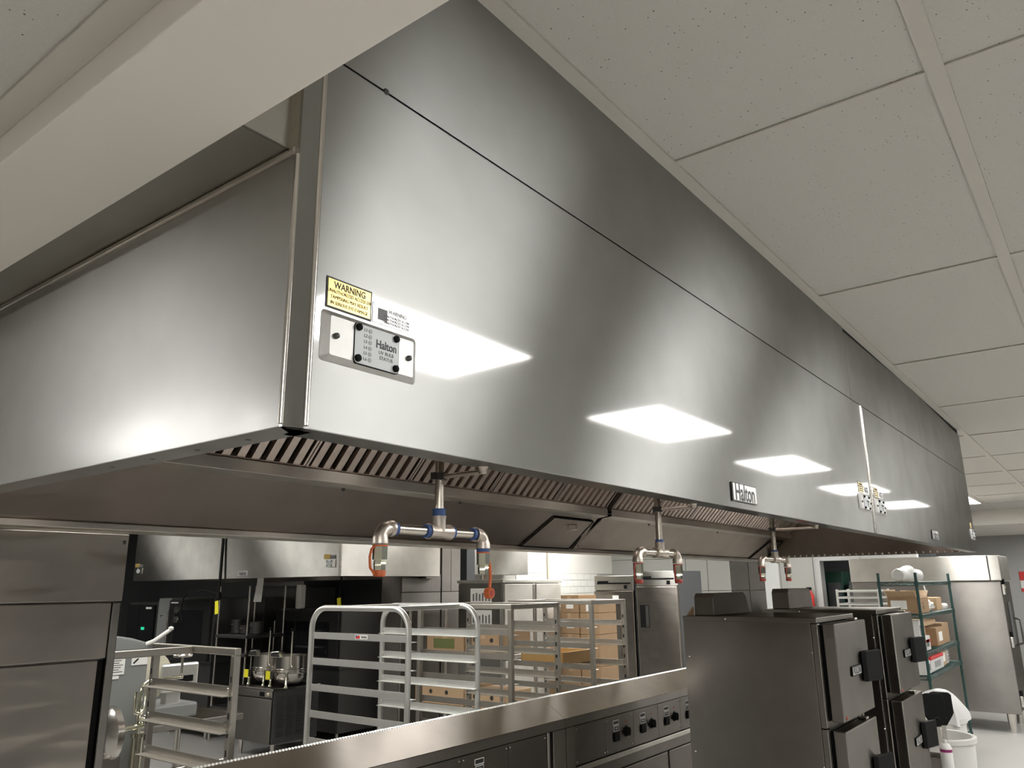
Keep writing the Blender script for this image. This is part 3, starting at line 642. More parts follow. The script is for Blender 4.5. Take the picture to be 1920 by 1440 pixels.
# crimped serrated top edge
g = G(); x = 1.22
while x < 5.74:
    g.v += [(x, 2.500, 1.138), (x + 0.013, 2.500, 1.138), (x + 0.013, 2.519, 1.138), (x, 2.519, 1.138), (x + 0.0065, 2.504, 1.1445), (x + 0.0065, 2.516, 1.1445)]
    i = len(g.v) - 6; g.f += [(i, i + 1, i + 4), (i + 1, i + 2, i + 5, i + 4), (i + 2, i + 3, i + 5), (i + 3, i, i + 4, i + 5), (i, i + 3, i + 2, i + 1)]
    x += 0.014
o = build('serrated_edge', g, 'aluminium', ct); o['kind'] = 'stuff'
px_ = [1.25, 1.62, 2.00, 2.36, 2.86, 3.13, 3.39]
def screw4(a, b, z0, z1, par):
    for (sx, sz) in ((a + 0.015, z1 - 0.016), (b - 0.015, z1 - 0.016), (a + 0.015, z0 + 0.016), (b - 0.015, z0 + 0.016)):
        build('panel_screw', G().lathe([(0.002, -0.003), (0.0042, 0.0)], (sx, 2.3485, sz), 8, 'y'), 'steel_smooth', par, smooth=50)
def ctrl_panel(a, b, kind):
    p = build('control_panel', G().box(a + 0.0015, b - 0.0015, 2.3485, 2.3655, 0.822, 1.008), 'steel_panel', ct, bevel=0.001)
    screw4(a, b, 0.822, 1.008, p)
    if kind == 0: return
    xs = a + 0.36 * (b - a); zc = 0.917; y = 2.3485
    build('switch_label', G().box(xs - 0.030, xs + 0.032, y - 0.001, y, zc + 0.042, zc + 0.066), 'paper', p)
    build('label_print', G().box(xs - 0.027, xs + 0.029, y - 0.0014, y - 0.0009, zc + 0.046, zc + 0.063), 'ink', p)
    build('switch_label', G().box(xs - 0.024, xs + 0.030, y - 0.001, y, zc + 0.010, zc + 0.038), 'paper', p)
    build('label_print', G().box(xs - 0.021, xs + 0.027, y - 0.0014, y - 0.0009, zc + 0.013, zc + 0.035), 'ink', p)
    text('ON', 0.014, (xs + 0.003, y - 0.0016, zc + 0.024), RY, UZ, 'paper', p)
    build('rocker_switch', G().box(xs - 0.026, xs + 0.028, y - 0.010, y, zc - 0.040, zc + 0.008), 'black_plastic', p, bevel=0.004)
    xk = a + 0.72 * (b - a)
    if kind == 1:
        build('dial_knob', G().lathe([(0.018, -0.022), (0.022, -0.018), (0.024, -0.002), (0.030, 0.0)], (xk, y, zc - 0.004), 20, 'y').box(xk - 0.004, xk + 0.004, y - 0.027, y - 0.018, zc - 0.024, zc + 0.016), 'black_plastic', p, smooth=40)
        for k in (-1, 0, 1): build('dial_mark', G().lathe([(0.003, -0.0006), (0.003, 0.0)], (xk - 0.046, y, zc + k * 0.018), 8, 'y'), 'steel_smooth', p)
        build('pilot_light', G().lathe([(0.003, -0.003), (0.004, 0.0)], (xk, y, zc + 0.047), 8, 'y'), 'red_plastic', p)
    else:
        build('dial_gauge', G().lathe([(0.018, -0.003), (0.024, -0.004), (0.026, 0.0)], (xk - 0.02, y, zc - 0.01), 20, 'y'), 'chrome', p, smooth=40)
for k, (a, b) in enumerate(((1.25, 1.72), (1.72, 2.16), (2.16, 2.705), (2.705, 3.03), (3.03, 3.335))): ctrl_panel(a, b, 2 if k == 3 else 0)
for k, (a, b) in enumerate(((3.585, 3.887), (3.887, 4.195), (4.195, 4.498), (4.498, 4.80), (4.80, 5.10), (5.10, 5.42))): ctrl_panel(a, b, 0 if k == 0 else 1)
build('mullion', G().box(3.34, 3.36, 2.347, 2.366, 0.60, 1.010), 'steel_light', ct, bevel=0.002)
build('mullion', G().box(3.385, 3.497, 2.344, 2.366, 0.60, 1.010), 'steel_unit', ct, bevel=0.003)
build('mullion', G().box(3.503, 3.58, 2.344, 2.366, 0.60, 1.010), 'steel_unit', ct, bevel=0.003)
build('lower_rail', G().box(3.584, 5.75, 2.344, 2.366, 0.790, 0.816), 'steel_light', ct, bevel=0.003)
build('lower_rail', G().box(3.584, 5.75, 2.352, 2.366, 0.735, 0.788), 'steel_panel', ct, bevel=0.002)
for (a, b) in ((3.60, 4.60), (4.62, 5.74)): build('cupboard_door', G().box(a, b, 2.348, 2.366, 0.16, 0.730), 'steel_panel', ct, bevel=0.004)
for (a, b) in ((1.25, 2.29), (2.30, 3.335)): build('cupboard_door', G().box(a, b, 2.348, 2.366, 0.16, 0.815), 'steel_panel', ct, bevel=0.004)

# ------------------------------------------------------------------ double-compartment steamers
def steamer(x, wd, label):
    FY, BY, ZT = 1.100, 1.735, 1.556
    t = thing('cabinet_steamer', label, 'steamer', (x + wd / 2, (FY + BY) / 2, 0), 'two-door steamers under the hood')
    build('side_panel', G().box(x, x + 0.006, FY + 0.028, BY, 0.55, ZT - 0.022), 'steel_unit', t, bevel=0.002)
    build('side_panel', G().box(x + wd - 0.006, x + wd, FY + 0.028, BY, 0.55, ZT - 0.022), 'steel_unit', t, bevel=0.002)
    build('back_panel', G().box(x + 0.006, x + wd - 0.006, BY - 0.006, BY, 0.55, ZT - 0.022), 'steel_unit', t)
    build('top_cap', G().box(x - 0.001, x + wd + 0.001, FY, BY + 0.001, ZT - 0.024, ZT), 'steel_unit', t, bevel=0.003)
    build('liner', G().box(x + 0.008, x + wd - 0.008, FY + 0.010, BY - 0.008, 0.56, ZT - 0.026), 'black_rubber', t)
    for (a, b) in ((x, x + 0.040), (x + wd - 0.030, x + wd)):
        build('front_stile', G().box(a, b, FY, FY + 0.026, 1.103, ZT - 0.026), 'steel_unit', t, bevel=0.003)
        build('front_stile', G().box(a, b, FY, FY + 0.026, 0.55, 1.099), 'steel_unit', t, bevel=0.003)
    build('front_rail', G().box(x + 0.04, x + wd - 0.03, FY + 0.004, FY + 0.02, 1.085, 1.125), 'steel_unit', t)
    build('stand', G().box(x + 0.02, x + wd - 0.02, FY + 0.05, BY - 0.05, 0.12, 0.548), 'steel_unit', t, bevel=0.004)
    for (sx, sy) in ((x + 0.06, FY + 0.1), (x + wd - 0.06, FY + 0.1), (x + 0.06, BY - 0.1), (x + wd - 0.06, BY - 0.1)):
        build('foot', G().lathe([(0.02, 0), (0.02, 0.02), (0.014, 0.03), (0.018, 0.121)], (sx, sy, 0), 12), 'steel_smooth', t, smooth=40)
    for k, (z0, z1) in enumerate(((1.125, 1.530), (0.655, 1.088))):
        a, b = x + 0.048, x + wd - 0.035
        dd = build('door', G().box(a, b, FY - 0.062, FY - 0.004, z0, z1), 'steel_unit', t, bevel=0.006, seg=3)
        build('door_gasket', G().box(a + 0.01, b - 0.01, FY - 0.004, FY + 0.006, z0 + 0.01, z1 - 0.01), 'black_rubber', dd)
        xh = b - 0.150; zc = (z0 + z1) / 2 - 0.01
        build('door_handle', G().prism([(xh, FY - 0.063), (xh + 0.012, FY - 0.082), (xh + 0.145, FY - 0.116), (xh + 0.150, FY - 0.104), (xh + 0.075, FY - 0.075), (xh + 0.05, FY - 0.062)], 'z', zc - 0.062, zc + 0.075), 'black_plastic', dd, bevel=0.004)
        pl = build('name_plate', G().box(xh - 0.190, xh - 0.040, FY - 0.068, FY - 0.062, zc - 0.022, zc + 0.020), 'black_plastic', dd, bevel=0.002)
        build('plate_field', G().box(xh - 0.185, xh - 0.045, FY - 0.0688, FY - 0.0676, zc - 0.018, zc + 0.016), 'silver_label', dd)
        text('VULCAN', 0.042, (xh - 0.115, FY - 0.0692, zc - 0.001), RY, UZ, 'ink', dd, bold=0.0008, sx=0.78)
        build('hinge_block', G().box(b - 0.13, b - 0.09, FY - 0.05, FY - 0.01, z1, z1 + 0.010), 'steel_light', dd, bevel=0.002)
        build('hinge_cap', G().lathe([(0.005, -0.004), (0.008, 0.0)], (a + 0.03, FY - 0.062, z0 + 0.016), 10, 'y'), 'red_cap', dd, smooth=40)
    for (yy, zz) in ((FY + 0.034, 1.41), (FY + 0.42, ZT - 0.012), (BY - 0.02, 1.37), (BY - 0.02, 0.95), (FY + 0.034, 0.95)):
        build('side_screw', G().lathe([(0.003, -0.004), (0.006, 0.0)], (x, yy, zz), 10, 'x'), 'chrome', t, smooth=50)
    return t
s1 = steamer(3.636, 0.600, 'nearer two-door steamer with bare stainless side panel')
s2 = steamer(4.720, 0.600, 'farther two-door steamer beside the green wire shelf')
build('flue_box', G().prism([(3.70, 1.5565), (3.70, 1.640), (3.72, 1.660), (4.10, 1.660), (4.13, 1.640), (4.16, 1.5565)], 'y', 1.60, 1.70), 'steel_panel', s1, bevel=0.003)
build('bolt_tab', G().prism([(1.70, 1.556), (1.735, 1.556), (1.70, 1.60)], 'x', 3.68, 3.69), 'cardboard', s1)
build('flue_box', G().prism([(4.80, 1.5565), (4.80, 1.650), (4.82, 1.672), (5.20, 1.672), (5.23, 1.650), (5.26, 1.5565)], 'y', 1.60, 1.70), 'steel_panel', s2, bevel=0.003)

# ------------------------------------------------------------------ sheet pan racks
def slides(t, x, y0, y1, z0, z1, inward, mat):
    th = 0.002
    z = z1
    while z > z0:
        g = G().box(x - th, x + th, y0 + 0.006, y1 - 0.006, z - 0.016, z + 0.016)
        a, b = (x, x + inward * 0.042)
        g.box(min(a, b), max(a, b), y0 - 0.012, y1 - 0.012, z - 0.0175, z - 0.0145)
        build('pan_slide', g, mat, t)
        for yy in (y0 + 0.012, y1 - 0.012):
            build('rivet', G().lathe([(0.004, -inward * -0.004), (0.007, 0.0)], (x + inward * 0.002, yy, z + 0.004), 8, 'x'), mat, t, smooth=50)
        z -= 0.127
def casters(t, x0, x1, y0, y1):
    for (x, y) in ((x0, y0), (x1, y0), (x0, y1), (x1, y1)):
        build('caster', G().lathe([(0.02, -0.014), (0.055, -0.014), (0.058, -0.008), (0.058, 0.008), (0.055, 0.014), (0.02, 0.014)], (x, y, 0.058), 18, 'y').box(x - 0.02, x + 0.02, y - 0.022, y - 0.017, 0.05, 0.14).box(x - 0.02, x + 0.02, y + 0.017, y + 0.022, 0.05, 0.14).box(x - 0.022, x + 0.022, y - 0.022, y + 0.022, 0.135, 0.145), 'dark_steel', t, smooth=40)
def round_rack(x0, x1, y0, y1, zt, label):
    t = thing('pan_rack', label, 'rack', ((x0 + x1) / 2, (y0 + y1) / 2, 0), 'sheet pan racks behind the counter')
    R = 0.105; r = 0.0145
    for (x, inw) in ((x0, 1), (x1, -1)):
        pts = [(x, y0, 0.145), (x, y0, zt - R)]
        pts += [(x, y0 + R - R * math.cos(math.radians(a)), zt - R + R * math.sin(math.radians(a))) for a in range(10, 90, 10)]
        pts += [(x, y0 + R, zt), (x, y1 - R, zt)]
        pts += [(x, y1 - R + R * math.sin(math.radians(a)), zt - R + R * math.cos(math.radians(a))) for a in range(10, 90, 10)]
        pts += [(x, y1, zt - R), (x, y1, 0.145)]
        build('arched_side_frame', G().tube(pts, r, 12), 'aluminium', t, smooth=60)
        slides(t, x + inw * 0.002, y0, y1, 0.2, zt - 0.137, inw, 'aluminium')
    build('top_bar', G().box(x0 + 0.01, x1 - 0.01, y0 + R + 0.01, y0 + R + 0.035, zt - 0.013, zt + 0.010), 'aluminium', t, bevel=0.003)
    build('top_bar', G().box(x0 + 0.01, x1 - 0.01, y1 - R - 0.035, y1 - R - 0.01, zt - 0.013, zt + 0.010), 'aluminium', t, bevel=0.003)
    for y in (y0, y1): build('bottom_bar', G().box(x0, x1, y - 0.013, y + 0.013, 0.150, 0.178), 'aluminium', t, bevel=0.003)
    ym = (y0 + y1) / 2 - 0.03; zz = zt - 0.137
    lb = build('maker_label', G().box(x0 - 0.0016, x0 - 0.0004, ym - 0.045, ym + 0.045, zz - 0.010, zz + 0.010), 'paper', t)
    build('flag_mark', G().box(x0 - 0.002, x0 - 0.0014, ym + 0.012, ym + 0.042, zz - 0.007, zz + 0.007), 'red_plastic', lb)
    build('flag_mark', G().box(x0 - 0.0023, x0 - 0.0018, ym + 0.030, ym + 0.042, zz, zz + 0.007), 'blue_tape', lb)
    build('label_print', G().box(x0 - 0.002, x0 - 0.0014, ym - 0.038, ym + 0.002, zz - 0.004, zz + 0.004), 'ink_grey', lb)
    casters(t, x0, x1, y0, y1)
    return t
def square_rack(x0, x1, y0, y1, zt, label, mat, mid_bar=False):
    t = thing('pan_rack', label, 'rack', ((x0 + x1) / 2, (y0 + y1) / 2, 0), 'sheet pan racks behind the counter')
    q = 0.0135
    for (x, inw) in ((x0, 1), (x1, -1)):
        for y in (y0, y1):
            p = build('post', G().box(x - q, x + q, y - q, y + q, 0.145, zt - 0.026), mat, t, bevel=0.003)
            g = G(); z = zt - 0.11
            while z > 0.5: g.box(x + inw * q - 0.0004, x + inw * q + 0.0004, y - 0.005, y + 0.005, z - 0.011, z + 0.011); z -= 0.0635
            build('post_slots', g, 'ink', p)
        build('top_rail', G().box(x - q, x + q, y0 - q, y1 + q, zt - 0.026, zt), mat, t, bevel=0.003)
        slides(t, x + inw * q, y0, y1, 0.2, zt - 0.15, inw, mat)
    ybs = ((y0 + y1) / 2,) if mid_bar else (y0, y1)
    for y in ybs: build('cross_bar', G().box(x0 + q, x1 - q, y - q, y + q, zt - 0.028, zt - 0.001), mat, t, bevel=0.003)
    for y in (y0, y1): build('bottom_bar', G().box(x0 + q, x1 - q, y - q, y + q, 0.150, 0.178), mat, t, bevel=0.003)
    casters(t, x0, x1, y0, y1)
    return t
square_rack(1.30, 1.815, 2.70, 3.27, 1.490, 'short square-tube pan rack beside the stainless wall stub', 'rack_steel', True)
round_rack(2.745, 3.250, 2.715, 3.425, 1.606, 'bright aluminium pan rack with rounded arched side frames')
square_rack(3.535, 3.985, 2.715, 3.40, 1.608, 'square pan rack next to the arched aluminium rack', 'rack_steel', False)
square_rack(4.375, 4.785, 2.715, 3.36, 1.612, 'square pan rack farthest along the row in front of the refrigerators', 'rack_steel', False)
t = thing('wooden_tray', 'honey coloured shallow wooden tray resting in the farthest pan rack', 'tray', (4.58, 3.0, 1.19))
tx0, tx1, ty0, ty1, tz = 4.405, 4.755, 2.96, 3.30, 1.2085
build('tray_floor', G().box(tx0, tx1, ty0, ty1, tz, tz + 0.006), 'wood_tray', t)
for g in (G().box(tx0, tx1, ty0, ty0 + 0.012, tz + 0.006, tz + 0.075), G().box(tx0, tx1, ty1 - 0.012, ty1, tz + 0.006, tz + 0.075), G().box(tx0, tx0 + 0.012, ty0 + 0.012, ty1 - 0.012, tz + 0.006, tz + 0.075), G().box(tx1 - 0.012, tx1, ty0 + 0.012, ty1 - 0.012, tz + 0.006, tz + 0.075)):
    build('tray_side', g, 'wood_tray', t, bevel=0.002)

# ------------------------------------------------------------------ grey dough machine behind the short rack
t = thing('floor_mixer', 'grey painted floor mixer with white lever behind the short rack', 'mixer', (2.1, 4.35, 0))
MY = 4.2
build('column', G().box(1.92, 2.30, MY, MY + 0.42, 0.12, 1.40), 'grey_paint', t, bevel=0.03, seg=4)
build('base', G().box(1.84, 2.44, MY - 0.08, MY + 0.55, 0.0, 0.13), 'grey_paint', t, bevel=0.02, seg=3)
build('motor_cover', G().prism([(1.90, 1.395), (1.90, 1.47), (2.12, 1.475), (2.19, 1.462), (2.33, 1.418), (2.34, 1.395)], 'y', MY - 0.01, MY + 0.44), 'grey_paint', t, bevel=0.012, seg=3)
build('lever', G().tube([(2.27, MY, 1.425), (2.30, MY - 0.02, 1.44), (2.385, MY - 0.03, 1.498)], [0.013, 0.012, 0.010], 10).lathe([(0.004, -0.012), (0.014, -0.006), (0.014, 0.006), (0.004, 0.012)], (2.385, MY - 0.03, 1.502), 10), 'white_plastic', t, smooth=60)
build('data_label', G().box(2.055, 2.165, MY - 0.003, MY + 0.001, 1.285, 1.375), 'paper', t)
build('data_label', G().box(2.085, 2.14, MY - 0.003, MY + 0.001, 1.265, 1.28), 'paper', t)
g = G()
for k in range(7): g.box(2.065, 2.155 - 0.01 * (k % 3), MY - 0.0036, MY - 0.0028, 1.363 - 0.011 * k, 1.367 - 0.011 * k)
build('label_print', g, 'ink_grey', t)
lb = build('caution_label', G().box(2.20, 2.285, MY - 0.003, MY + 0.001, 1.325, 1.378), 'paper', t)
build('caution_header', G().box(2.202, 2.235, MY - 0.0036, MY - 0.0028, 1.362, 1.376), 'yellow_tag', lb)
build('caution_arrow', G().prism([(2.206, 1.336), (2.214, 1.332), (2.236, 1.352), (2.238, 1.36), (2.226, 1.356)], 'y', MY - 0.0036, MY - 0.0028), 'ink', lb)
build('chrome_pipe', G().tube([(2.24, MY - 0.06, 0.2), (2.24, MY - 0.06, 0.98)], 0.030, 16).tube([(2.24, MY - 0.06, 0.98), (2.24, MY - 0.06, 1.0)], 0.038, 16), 'chrome', t, smooth=50)
build('chrome_pipe', G().tube([(2.235, MY - 0.06, 1.0), (2.235, MY - 0.06, 1.19), (2.242, MY - 0.06, 1.225), (2.27, MY - 0.06, 1.245), (2.46, MY - 0.06, 1.250)], 0.011, 12), 'chrome', t, smooth=60)
build('chrome_pipe', G().tube([(2.205, MY - 0.07, 1.20), (2.205, MY - 0.07, 1.10), (2.235, MY - 0.07, 1.09), (2.26, MY - 0.07, 1.11), (2.26, MY - 0.07, 1.22)], 0.009, 10), 'chrome', t, smooth=60)
build('valve', G().tube([(2.12, MY - 0.06, 1.02), (2.31, MY - 0.06, 1.035)], 0.013, 10).lathe([(0.004, -0.02), (0.022, -0.014), (0.022, 0.014), (0.004, 0.02)], (2.265, MY - 0.08, 1.06), 12, 'y'), 'chrome', t, smooth=50)
build('crank_wheel', G().tube([(2.50 + 0.045 * math.cos(a * math.pi / 8), MY + 0.02 + 0.045 * math.sin(a * math.pi / 8), 1.352) for a in range(17)], 0.008, 8).box(2.455, 2.545, MY + 0.016, MY + 0.024, 1.346, 1.356).tube([(2.50, MY + 0.02, 1.352), (2.50, MY + 0.02, 1.26)], 0.007, 8), 'steel_smooth', t, smooth=50)
build('bowl_guard', G().lathe([(0.02, -0.02), (0.10, -0.015), (0.13, 0.0), (0.13, 0.03), (0.10, 0.05), (0.02, 0.05)], (2.06, MY - 0.09, 1.02), 24, 'x').box(2.03, 2.11, MY - 0.16, MY, 0.76, 0.92), 'steel_smooth', t, smooth=40)
# slicer on a work table
tb = thing('work_table', 'stainless work table behind the short rack', 'table', (3.0, 5.3, 0))
build('table_top', G().box(2.35, 3.35, 4.85, 5.6, 0.86, 0.90), 'steel_unit', tb, bevel=0.004)
for (x, y) in ((2.40, 4.9), (3.30, 4.9), (2.40, 5.55), (3.30, 5.55)): build('leg', G().tube([(x, y, 0), (x, y, 0.861)], 0.02, 12), 'steel_smooth', tb, smooth=40)
build('undershelf', G().box(2.40, 3.30, 4.9, 5.55, 0.30, 0.325), 'steel_unit', tb, bevel=0.003)
build('stretcher', G().tube([(2.40, 4.9, 0.62), (3.30, 4.9, 0.62)], 0.014, 10), 'steel_smooth', tb, smooth=40)
sl = thing('food_slicer', 'white and steel food slicer on the work table', 'slicer', (2.85, 5.15, 0.90))
build('slicer_base', G().box(2.62, 3.10, 5.0, 5.35, 0.90, 0.99), 'grey_paint', sl, bevel=0.015)
build('blade_guard', G().lathe([(0.02, 0.0), (0.15, 0.0), (0.155, 0.03), (0.12, 0.05), (0.02, 0.05)], (2.80, 5.10, 1.17), 28, 'y'), 'cream', sl, smooth=40)
build('blade_post', G().box(2.74, 2.86, 5.12, 5.2, 0.985, 1.2), 'white_plastic', sl, bevel=0.01)
build('carriage', G().box(2.84, 3.10, 5.02, 5.05, 1.06, 1.24), 'aluminium', sl, bevel=0.02)
build('carriage_slot', G().box(2.88, 3.06, 5.014, 5.022, 1.12, 1.16), 'black_plastic', sl, bevel=0.006)
build('carriage_arm', G().box(2.90, 3.0, 5.05, 5.12, 0.985, 1.08), 'aluminium', sl, bevel=0.006)
# ------------------------------------------------------------------ second hood at the back
h2 = thing('exhaust_hood', 'smaller stainless hood over the rear cooking line', 'exhaust hood', (6.0, 7.8, 1.82))
B0 = 1.815
build('front_panel', G().box(5.0, 5.02, 5.87, 7.835, B0, CZ - 0.002), 'steel_light', h2, bevel=0.002)
build('front_panel', G().box(5.0, 5.02, 7.845, 9.72, B0, CZ - 0.002), 'steel_light', h2, bevel=0.002)
build('joint_strip', G().box(4.994, 5.0, 7.82, 7.86, B0, CZ - 0.002), 'black_rubber', h2)
build('end_panel', G().box(5.02, 6.39, 5.87, 5.89, B0, CZ - 0.002), 'steel_light', h2, bevel=0.002)
build('end_panel', G().box(5.02, 6.39, 9.70, 9.72, B0, CZ - 0.002), 'steel_light', h2, bevel=0.002)
build('corner_bead', G().tube([(5.0, 5.87, B0 + 0.005), (5.0, 5.87, CZ - 0.002)], 0.012, 8), 'steel_smooth', h2, smooth=50)
build('rear_plenum', G().box(6.2, 6.40, 5.89, 9.70, B0 - 0.02, CZ - 0.002), 'steel_unit', h2)
build('inner_top', G().box(5.02, 6.2, 5.89, 9.70, 2.45, 2.46), 'dark_steel', h2)
for yy in (7.0, 8.6):  # unseen lamps added to light the cabinet and kettles below
    lamp = build('hood_lamp_housing', G().lathe([(0.10, 0.0), (0.11, -0.01), (0.105, -0.03)], (5.6, yy, 2.449), 20), 'steel_smooth', h2, smooth=40)
    build('lamp_lens', G().lathe([(0.02, -0.055), (0.06, -0.048), (0.085, -0.031)], (5.6, yy, 2.449), 16), 'hood_lamp', lamp, smooth=60)
def side_plate(cy, cz, hw, hh, parent, nm, m): return build(nm, G().box(4.992, 4.9995, cy - hw, cy + hw, cz - hh, cz + hh), m, parent, bevel=0.001)
p = side_plate(7.42, 1.868, 0.085, 0.026, h2, 'logo_plate', 'silver_label'); text('Halton', 0.058, (4.9905, 7.42, 1.867), RX, UZ, 'ink', p, bold=0.001, sx=0.8)
for cy in (6.02, 9.60):
    p = side_plate(cy, 1.935, 0.085, 0.036, h2, 'status_plate', 'steel_light')
    build('status_card', G().box(4.990, 4.992, cy - 0.04, cy + 0.04, 1.907, 1.963), 'status_card', p)
    for (sy, sz) in ((-1, -1), (1, -1), (-1, 1), (1, 1)): build('black_screw', G().lathe([(0.005, -0.004), (0.007, 0.0)], (4.990, cy + sy * 0.034, 1.935 + sz * 0.022), 8, 'x'), 'black_plastic', p)
    p = side_plate(cy + 0.04, 2.0, 0.045, 0.022, h2, 'warning_sticker', 'gold_label')
    side_plate(cy - 0.045, 1.995, 0.035, 0.016, h2, 'silver_sticker', 'ink_grey')
# power cords with yellow tags hanging from it
def cord(x, y, z0, z1, label):
    t = thing('power_cord', label, 'cord', (x, y, z1))
    build('cable', G().tube([(x, y, z0), (x + 0.01, y + 0.01, (z0 + z1) / 2 + 0.1), (x - 0.006, y - 0.01, z1 + 0.16), (x, y, z1 + 0.05)], 0.011, 8), 'black_rubber', t, smooth=60)
    build('plug', G().tube([(x, y, z1 + 0.14), (x, y, z1 + 0.10), (x, y, z1 + 0.045)], [0.012, 0.024, 0.022], 10), 'black_rubber', t, smooth=50)
    build('yellow_tag', G().prism([(y - 0.040, z1 - 0.09), (y + 0.020, z1 - 0.10), (y + 0.036, z1 + 0.035), (y - 0.02, z1 + 0.045)], 'x', x - 0.018, x - 0.012), 'yellow_tag', t)
cord(4.975, 7.80, 2.70, 1.545, 'black cord with yellow tag hanging before the rear hood')
cord(5.9, 6.9, 2.44, 1.56, 'thin cord with yellow tag hanging under the rear hood')
# loose cable loop
tag(build('cable_loop', G().tube([(4.97, 7.83, 1.66), (5.05, 8.2, 1.70), (5.1, 8.6, 1.68), (5.12, 8.75, 1.6), (5.12, 8.78, 1.45), (5.12, 8.72, 1.34)], 0.008, 8), 'black_rubber', smooth=60), 'thin black cable looping over the rear ovens', 'cable')

# rear stainless wall beside the back hood
wc = sempty('wall_steel', (6.5, 6.1, 0)); wc['label'] = 'stainless clad wall end beside the rear hood'
build('wall_core', G().box(5.95, 6.86, 6.02, 6.3, 0, CZ), 'steel_unit', wc)
build('steel_sheet', G().box(5.95, 6.545, 5.995, 6.018, 1.655, 1.84), 'steel_panel', wc, bevel=0.002)
build('steel_sheet', G().box(5.95, 6.545, 5.995, 6.018, 0.0, 1.649), 'steel_unit', wc, bevel=0.002)
build('column_sheet', G().box(6.552, 6.70, 5.985, 6.018, 1.655, CZ), 'steel_panel', wc, bevel=0.003)
build('column_sheet', G().box(6.704, 6.86, 5.985, 6.018, 1.655, CZ), 'steel_panel', wc, bevel=0.003)
build('column_sheet', G().box(6.552, 6.86, 5.985, 6.018, 0.0, 1.649), 'steel_unit', wc, bevel=0.003)
h3 = thing('exhaust_hood', 'short stainless hood box above the heated cabinet', 'exhaust hood', (8.2, 6.9, 1.86))
build('front_panel', G().box(7.5, 9.0, 6.60, 6.62, 1.855, CZ - 0.002), 'steel_light', h3, bevel=0.002)
build('side_panel', G().box(7.5, 7.52, 6.62, 6.99, 1.855, CZ - 0.002).box(8.98, 9.0, 6.62, 6.99, 1.855, CZ - 0.002), 'steel_light', h3)
build('underside', G().box(7.52, 8.98, 6.62, 6.99, 1.90, 1.91), 'dark_steel', h3)
# wall of the rear cooking line, its dark colour stands in for under-hood shade
struct(build('wall_rear', G().box(7.35, 7.5, 6.31, 13.4, 0, CZ), 'slate_side'), 'wall behind the rear cooking line, coloured dark for the shade there')

# ------------------------------------------------------------------ rear cooking line
def black_oven(x, y0, y1, z0, z1, dp, label, kind):
    t = thing('convection_oven', label, 'oven', (x + dp / 2, (y0 + y1) / 2, 0), 'ovens of the rear cooking line')
    build('body', G().box(x + 0.03, x + dp, y0, y1, z0, z1), 'dark_steel', t, bevel=0.008)
    build('stand', G().box(x + 0.06, x + dp - 0.03, y0 + 0.03, y1 - 0.03, 0.12, z0 - 0.002), 'dark_steel', t)
    for (sx, sy) in ((x + 0.1, y0 + 0.08), (x + 0.1, y1 - 0.08), (x + dp - 0.1, y0 + 0.08), (x + dp - 0.1, y1 - 0.08)): build('leg', G().tube([(sx, sy, 0), (sx, sy, 0.125)], 0.02, 10), 'steel_smooth', t, smooth=40)
    if kind == 'panel':
        build('control_face', G().box(x, x + 0.03, y0 + 0.03, y1 - 0.03, z0 + 0.03, z1 - 0.03), 'black_glass', t, bevel=0.004)
        build('display', G().box(x - 0.004, x, y0 + 0.24, y0 + 0.32, z0 + 0.25, z0 + 0.285), 'green_display', t)
        build('maker_strip', G().box(x - 0.004, x, y0 + 0.10, y0 + 0.24, z1 - 0.08, z1 - 0.055), 'paper', t)
        build('door_window', G().box(x - 0.003, x, y0 + 0.42, y1 - 0.06, z0 + 0.06, z1 - 0.06), 'black_glass', t)
    else:
        build('door', G().box(x - 0.015, x + 0.03, y0 + 0.02, y1 - 0.02, z0 + 0.02, z1 - 0.02), 'dark_enamel', t, bevel=0.01)
        build('door_window', G().box(x - 0.019, x - 0.014, y0 + 0.16, y1 - 0.16, z0 + 0.14, z1 - 0.14), 'black_glass', t)
        build('door_handle', G().tube([(x - 0.05, y1 - 0.06, z0 + 0.14), (x - 0.05, y1 - 0.06, z1 - 0.14)], 0.012, 8), 'steel_smooth', t, smooth=50)
        if kind == 'gauge':
            for (yy, zz) in ((y1 - 0.2, z1 - 0.14), (y1 - 0.2, z1 - 0.26)): build('dial', G().lathe([(0.02, -0.02), (0.04, -0.016), (0.042, 0.0)], (x - 0.015, yy, zz), 16, 'x'), 'steel_smooth', t, smooth=40)
            build('maker_strip', G().box(x - 0.02, x - 0.014, y1 - 0.22, y1 - 0.06, z1 - 0.06, z1 - 0.045), 'paper', t)
    return t
black_oven(5.55, 10.12, 10.85, 0.95, 1.545, 0.75, 'black oven with green display, farthest left of the rear line', 'panel')
black_oven(5.55, 8.82, 9.78, 0.85, 1.60, 0.75, 'black oven with two dials beside the tagged cord', 'gauge')
t = thing('control_cabinet', 'grey control cabinet between the two black rear ovens', 'cabinet', (5.9, 9.95, 0))
build('body', G().box(5.58, 6.2, 9.80, 10.10, 0.0, 1.60), 'grey_paint', t, bevel=0.006)
build('cover', G().box(5.565, 5.58, 9.82, 10.08, 0.9, 1.58), 'grey_paint', t, bevel=0.004)
build('knob', G().lathe([(0.012, -0.02), (0.02, 0.0)], (5.565, 9.97, 1.38), 10, 'x'), 'chrome', t, smooth=40)
black_oven(6.2, 7.25, 8.45, 0.80, 1.465, 0.9, 'tall black oven with glass door behind the kettles', 'door')
t = thing('wire_shelf_unit', 'dark shelf unit holding pans between rear ovens and kettles', 'shelf', (5.9, 8.55, 0))
